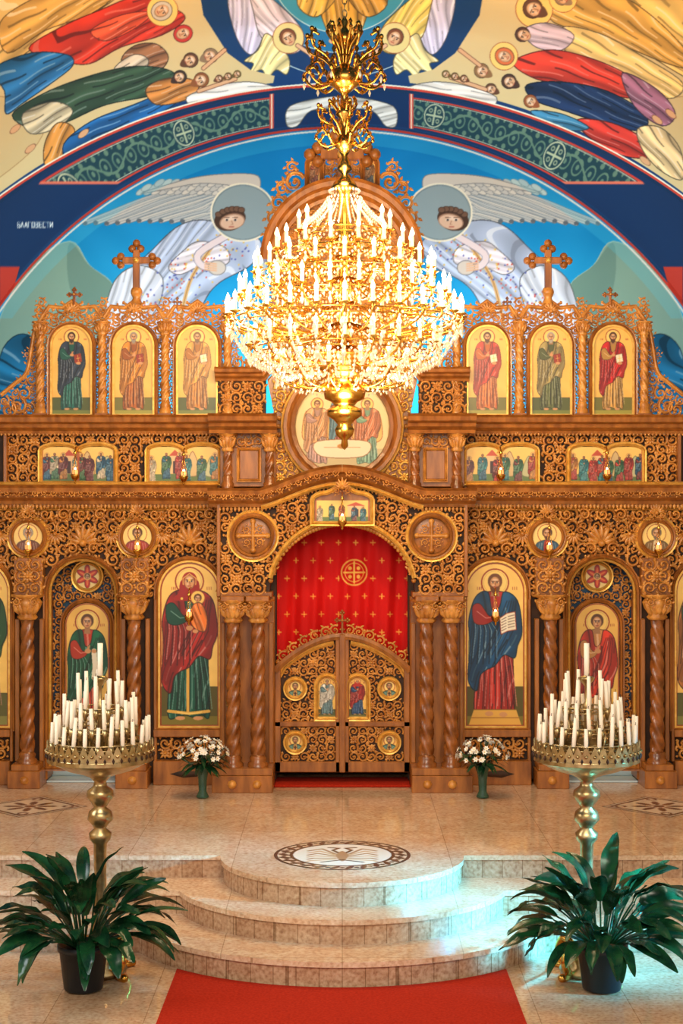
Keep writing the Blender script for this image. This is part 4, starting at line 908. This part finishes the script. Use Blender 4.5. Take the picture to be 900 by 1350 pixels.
ztop=zB+sqrt(RB**2-.0)-.01
while zz<ztop:
    th=np.linspace(0,2*pi,11); ro=(1,0) if k%2 else (0,1)
    b.tube([(.017*cos(t)*ro[0],.017*cos(t)*ro[1],zz+.032*sin(t)) for t in th],.005,5,3); zz+=.05; k+=1
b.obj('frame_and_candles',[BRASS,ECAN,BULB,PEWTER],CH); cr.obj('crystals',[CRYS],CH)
def lamp(name,kind,loc,power,col,size=.3,rot=None,sy=None,parent=None,spread=None,aim=None):
    l=bpy.data.lights.new(name,kind); l.energy=power; l.color=col
    if kind=='AREA': l.size=size; l.shape='RECTANGLE'; l.size_y=sy or size
    else: l.shadow_soft_size=size
    if spread: l.spread=math.radians(spread)
    o=bpy.data.objects.new(name,l); scene.collection.objects.link(o); o.location=loc
    if rot: o.rotation_euler=rot
    if aim: o.rotation_euler=(Vector(aim)-Vector(loc)).to_track_quat('-Z','Y').to_euler()
    if parent: o.parent=parent
    return o
for k in range(6):
    q=k*pi/3+.3; lamp('bulb_light_%d'%k,'POINT',(1.02*cos(q),1.02*sin(q),zc(385)),66,(1,.74,.42),.12,parent=CH)
lamp('bulb_light_low','POINT',(0,-.25,zc(540)),44,(1,.74,.42),.15,parent=CH)
lamp('bulb_light_top','POINT',(0,-.3,zc(235)),24,(1,.8,.55),.15,parent=CH)
# ------------------------------------------------------------ candle stands
YS=10.62
k_=YS/F; zs_=lambda y:pz(y,YS)
b=MB(); s2=k_
b.lathe(0,0,[(r*s2,zs_(y)) for y,r in ((1284,1),(1283,34),(1276,36),(1270,26),(1258,30),(1248,20),(1238,10),(1225,14),(1210,8),(1150,8),(1112,9),(1106,14),(1098,15),(1092,8),(1088,10),(1080,17),(1070,15),(1064,8),(1058,12),(1050,18),(1042,17),(1036,9),(1030,8),(1024,14),(1020,24),(1014,44),(1006,60),(1000,68),(996,70),(996,66),(1001,60),(1002,0.5))],32,mat=0)
for k in range(40):
    q0=2*pi*k/40; R=69.5*s2; V=[]
    for dq,z in ((-.5,1002),(.5,1002),(.5,986),(.25,980),(0,975),(-.25,980),(-.5,986)):
        q=q0+dq*2*pi/40; V.append((R*cos(q),R*sin(q),zs_(z)))
    V2=[(x*.985,y*.985,z) for x,y,z in V]; Fc=[list(range(7)),[13-i for i in range(7)]]+[(i,i+7,(i+1)%7+7,(i+1)%7) for i in range(7)]; b.add(V+V2,Fc,0,False)
    b.ball((R*1.01*cos(q0),R*1.01*sin(q0),zs_(988)),.012,6,5,0); b.octa((R*1.01*cos(q0+.078),R*1.01*sin(q0+.078),zs_(994)),.01,.02,2)
th=np.linspace(0,2*pi,41)
for (r,y,n,hc) in ((63,982,24,.19),(46,962,18,.205),(28,938,11,.225)):
    for dz in (0,.03): b.tube([(r*s2*cos(t),r*s2*sin(t),zs_(y)+dz) for t in th],.006,5,0)
    for k in range(4):
        q=k*pi/2+.4; b.tube([(r*s2*cos(q),r*s2*sin(q),zs_(y)),(r*s2*.8*cos(q),r*s2*.8*sin(q),zs_(1000))],.006,5,0); b.tube([(r*s2*cos(q),r*s2*sin(q),zs_(y)),(0,0,zs_(y+3))],.005,5,0)
    for k in range(n):
        q=2*pi*k/n+.1; x,y_=r*s2*cos(q),r*s2*sin(q); z=zs_(y); h=hc*(.75+.45*rng.random()); lx,ly=rng.normal(0,.004,2)
        b.lathe(x,y_,[(.006,z-.05),(.018,z-.012),(.021,z+.03),(.015,z+.03)],8,mat=0)
        b.tube([(x,y_,z+.0),(x+lx,y_+ly,z+h*.5),(x+lx*2,y_+ly*2,z+h)],[.0145,.014,.012],8,1)
        b.tube([(x+lx*2,y_+ly*2,z+h),(x+lx*2+.002,y_+ly*2,z+h+.018)],.002,4,2)
b.lathe(0,0,[(.02,zs_(1000)),(.018,zs_(940)),(.03,zs_(930)),(.012,zs_(924)),(.012,zs_(905)),(.05,zs_(896)),(.055,zs_(893)),(.01,zs_(890))],12,mat=0)
b.tube([(0,0,zs_(895)),(0,0,zs_(848))],.018,8,1)
for k in range(4):
    q=k*pi/2+.78; e=lambda r,y:(r*s2*cos(q),r*s2*sin(q),zs_(y))
    b.tube(smoothp([e(24,1250),e(38,1244),e(46,1262),e(38,1278),e(52,1280)],4,False),[.03]*9+[.026]*8,8,3); b.ball(e(52,1279),.03,8,6,3); b.ball(e(40,1246),.028,8,6,3)
SM=b.mesh('candle_stand_mesh',[PEWTER,CANDLE,DARK,BRASS])
SX=[px(132,YS),px(773,YS)]
for x in SX: link('candle_stand',SM,None,(x,YS,0))
# ------------------------------------------------------------ plants
def plant(name,x,seed,stem):
    r=np.random.default_rng(seed); P=MB(); 
    P.lathe(0,0,[(.001,.012),(.12,.012),(.125,.02),(.155,.26),(.168,.265),(.168,.3),(.155,.3),(.145,.27),(.001,.265)],28,mat=1)
    P.lathe(0,0,[(.145,.268),(.08,.275),(.001,.28)],20,mat=2)
    n=92
    for k in range(n):
        az=2.4*k+r.normal()*.2; f=k/n; el=1.5-1.2*f+r.normal()*.08; L=.31+.11*r.random(); sl=.2+.2*r.random()*(1-.35*f)
        W=.05+.02*r.random(); pts=[]; p=np.array([.05*cos(az),.05*sin(az),.27]); d=max(el,.6) 
        for i in range(6): pts.append(p.copy()); p=p+np.array([cos(az)*cos(d),sin(az)*cos(d),sin(d)])*sl/6; d-=.03+.06*f
        pe=p.copy()
        sp=[];wd=[]; dr=.05+.1*r.random()
        for i in range(11):
            t=i/10; sp.append(p.copy()); wd.append(W*sin(pi*min(1,t*.93+.05))**.75*(1-.3*t)); p=p+np.array([cos(az)*cos(d),sin(az)*cos(d),sin(d)])*L/10; d-=dr
        if min(math.hypot(q[0]-stem[0],q[1]-stem[1]) for q in sp)<.09 or max(q[1] for q in sp)>stem[1]+.1: continue
        P.tube(pts+[pe],.006,5,0)
        V=[]; sd=np.array([-sin(az),cos(az),0]); tw=r.normal()*.35; wv=.012*r.random()
        for i,(q,w) in enumerate(zip(sp,wd)):
            tang=sp[min(i+1,10)]-sp[max(i-1,0)]; tang/=np.linalg.norm(tang)+1e-9; nn=np.cross(tang,sd)
            if nn[2]<0: nn=-nn
            s3=sd*cos(tw)+nn*sin(tw); n3=nn*cos(tw)-sd*sin(tw)
            for a_,u in ((-1,.3),(-.5,.22),(0,0),(.5,.22),(1,.3)): V.append(q+s3*w*a_+n3*(w*u+wv*sin(i*1.4+a_)))
        V=np.array(V); V[:,2]=np.maximum(V[:,2],.03)
        P.add(V,P.gridfaces(11,5),0)
    o=P.obj(name,[LEAF,POT,SOIL]); o.location=(x,10.26,0); return o
for nm,xp,sd,sx_ in (('potted_peace_lily',110,1,SX[0]),('potted_peace_lily.001',793,4,SX[1])):
    x=px(xp,10.26); plant(nm,x,sd,(sx_-x,YS-10.26))
# ------------------------------------------------------------ flower vases
def vase(x,seed):
    r=np.random.default_rng(seed); b=MB()
    b.lathe(0,0,[(.001,.004),(.055,.004),(.058,.015),(.035,.06),(.04,.16),(.06,.29),(.064,.3),(.056,.29),(.036,.16),(.03,.07)],18,mat=0)
    for k in range(64):
        q=r.random()*6.28; e=r.random()**.6*1.6; R=.19+.03*r.random(); c=np.array([R*sin(e)*cos(q)*1.1,R*sin(e)*sin(q),.36+R*cos(e)*.9])
        if k%4==0: b.tube([(0,0,.1),(c[0]*.3,c[1]*.3,.28),tuple(c)],.004,4,3)
        w=np.array([sin(e)*cos(q),sin(e)*sin(q),cos(e)]); u=np.cross(w,[0.1,.2,1]); u/=np.linalg.norm(u); v=np.cross(w,u)
        rp=.025
        for j in range(6):
            t=j*pi/3; d=u*cos(t)+v*sin(t); s=np.cross(w,d); V=[c,c+d*rp*.55+s*rp*.38+w*.006,c+d*rp*1.1+w*.012,c+d*rp*.55-s*rp*.38+w*.006]; b.add(V,[(0,1,2,3)],1)
        b.ball(c+w*.004,.005,6,5,2)
    for k in range(40):
        q=r.random()*6.28; L=.2+.1*r.random(); z=.27+.14*r.random(); d=np.array([cos(q),sin(q),0]); s=np.array([-sin(q),cos(q),0]); w=.026
        V=[]
        for i in range(6):
            t=i/5; c=d*L*t+np.array([0,0,z+.1*t-.16*t*t]); ww=w*sin(pi*min(1,.1+t*.9)); V+=[c-s*ww,c,c+s*ww]
        b.add(V,b.gridfaces(6,3),3)
    o=b.obj('flower_vase',[GLASS,PETAL,YEL,LEAF]); o.location=(px(x,14.32),14.32,.511)
vase(267,1); vase(636,2)
# ------------------------------------------------------------ lights & world
w=bpy.data.worlds.new('World'); scene.world=w; w.use_nodes=True; bg=w.node_tree.nodes['Background']; bg.inputs[0].default_value=(1,.94,.86,1); bg.inputs[1].default_value=1.0
lamp('window_light_right','AREA',(5.0,9.6,1.5),72,(.05,.55,1.),.8,None,1.0,spread=24,aim=(1.15,11.0,.3))
lamp('added_light_left','AREA',(-5.0,9.,3.6),90,(.85,.92,1.),1.6,(0,math.radians(-75),0),2.2)  # added area light, stands in for an unseen window on the left
lamp('nave_fill_light','AREA',(0,3.,5.6),430,(1,.88,.7),5.,(math.radians(62),0,0),2.5)  # unseen fill light added overhead, standing in for back windows
lamp('sanctuary_light','AREA',(0,16.4,3.3),240,(.85,.95,1.),6.,(math.radians(150),0,0),.6)
# ------------------------------------------------------------ camera
cam=bpy.data.cameras.new('camera'); co=bpy.data.objects.new('camera',cam); scene.collection.objects.link(co)
co.location=(0,0,CAMZ); co.rotation_euler=(pi/2,0,0); cam.lens=F/1350*36; cam.sensor_width=36; cam.shift_x=-1/1350; cam.clip_end=100
scene.camera=co
scene.view_settings.view_transform='Standard'; scene.view_settings.look='None'; scene.view_settings.exposure=0.
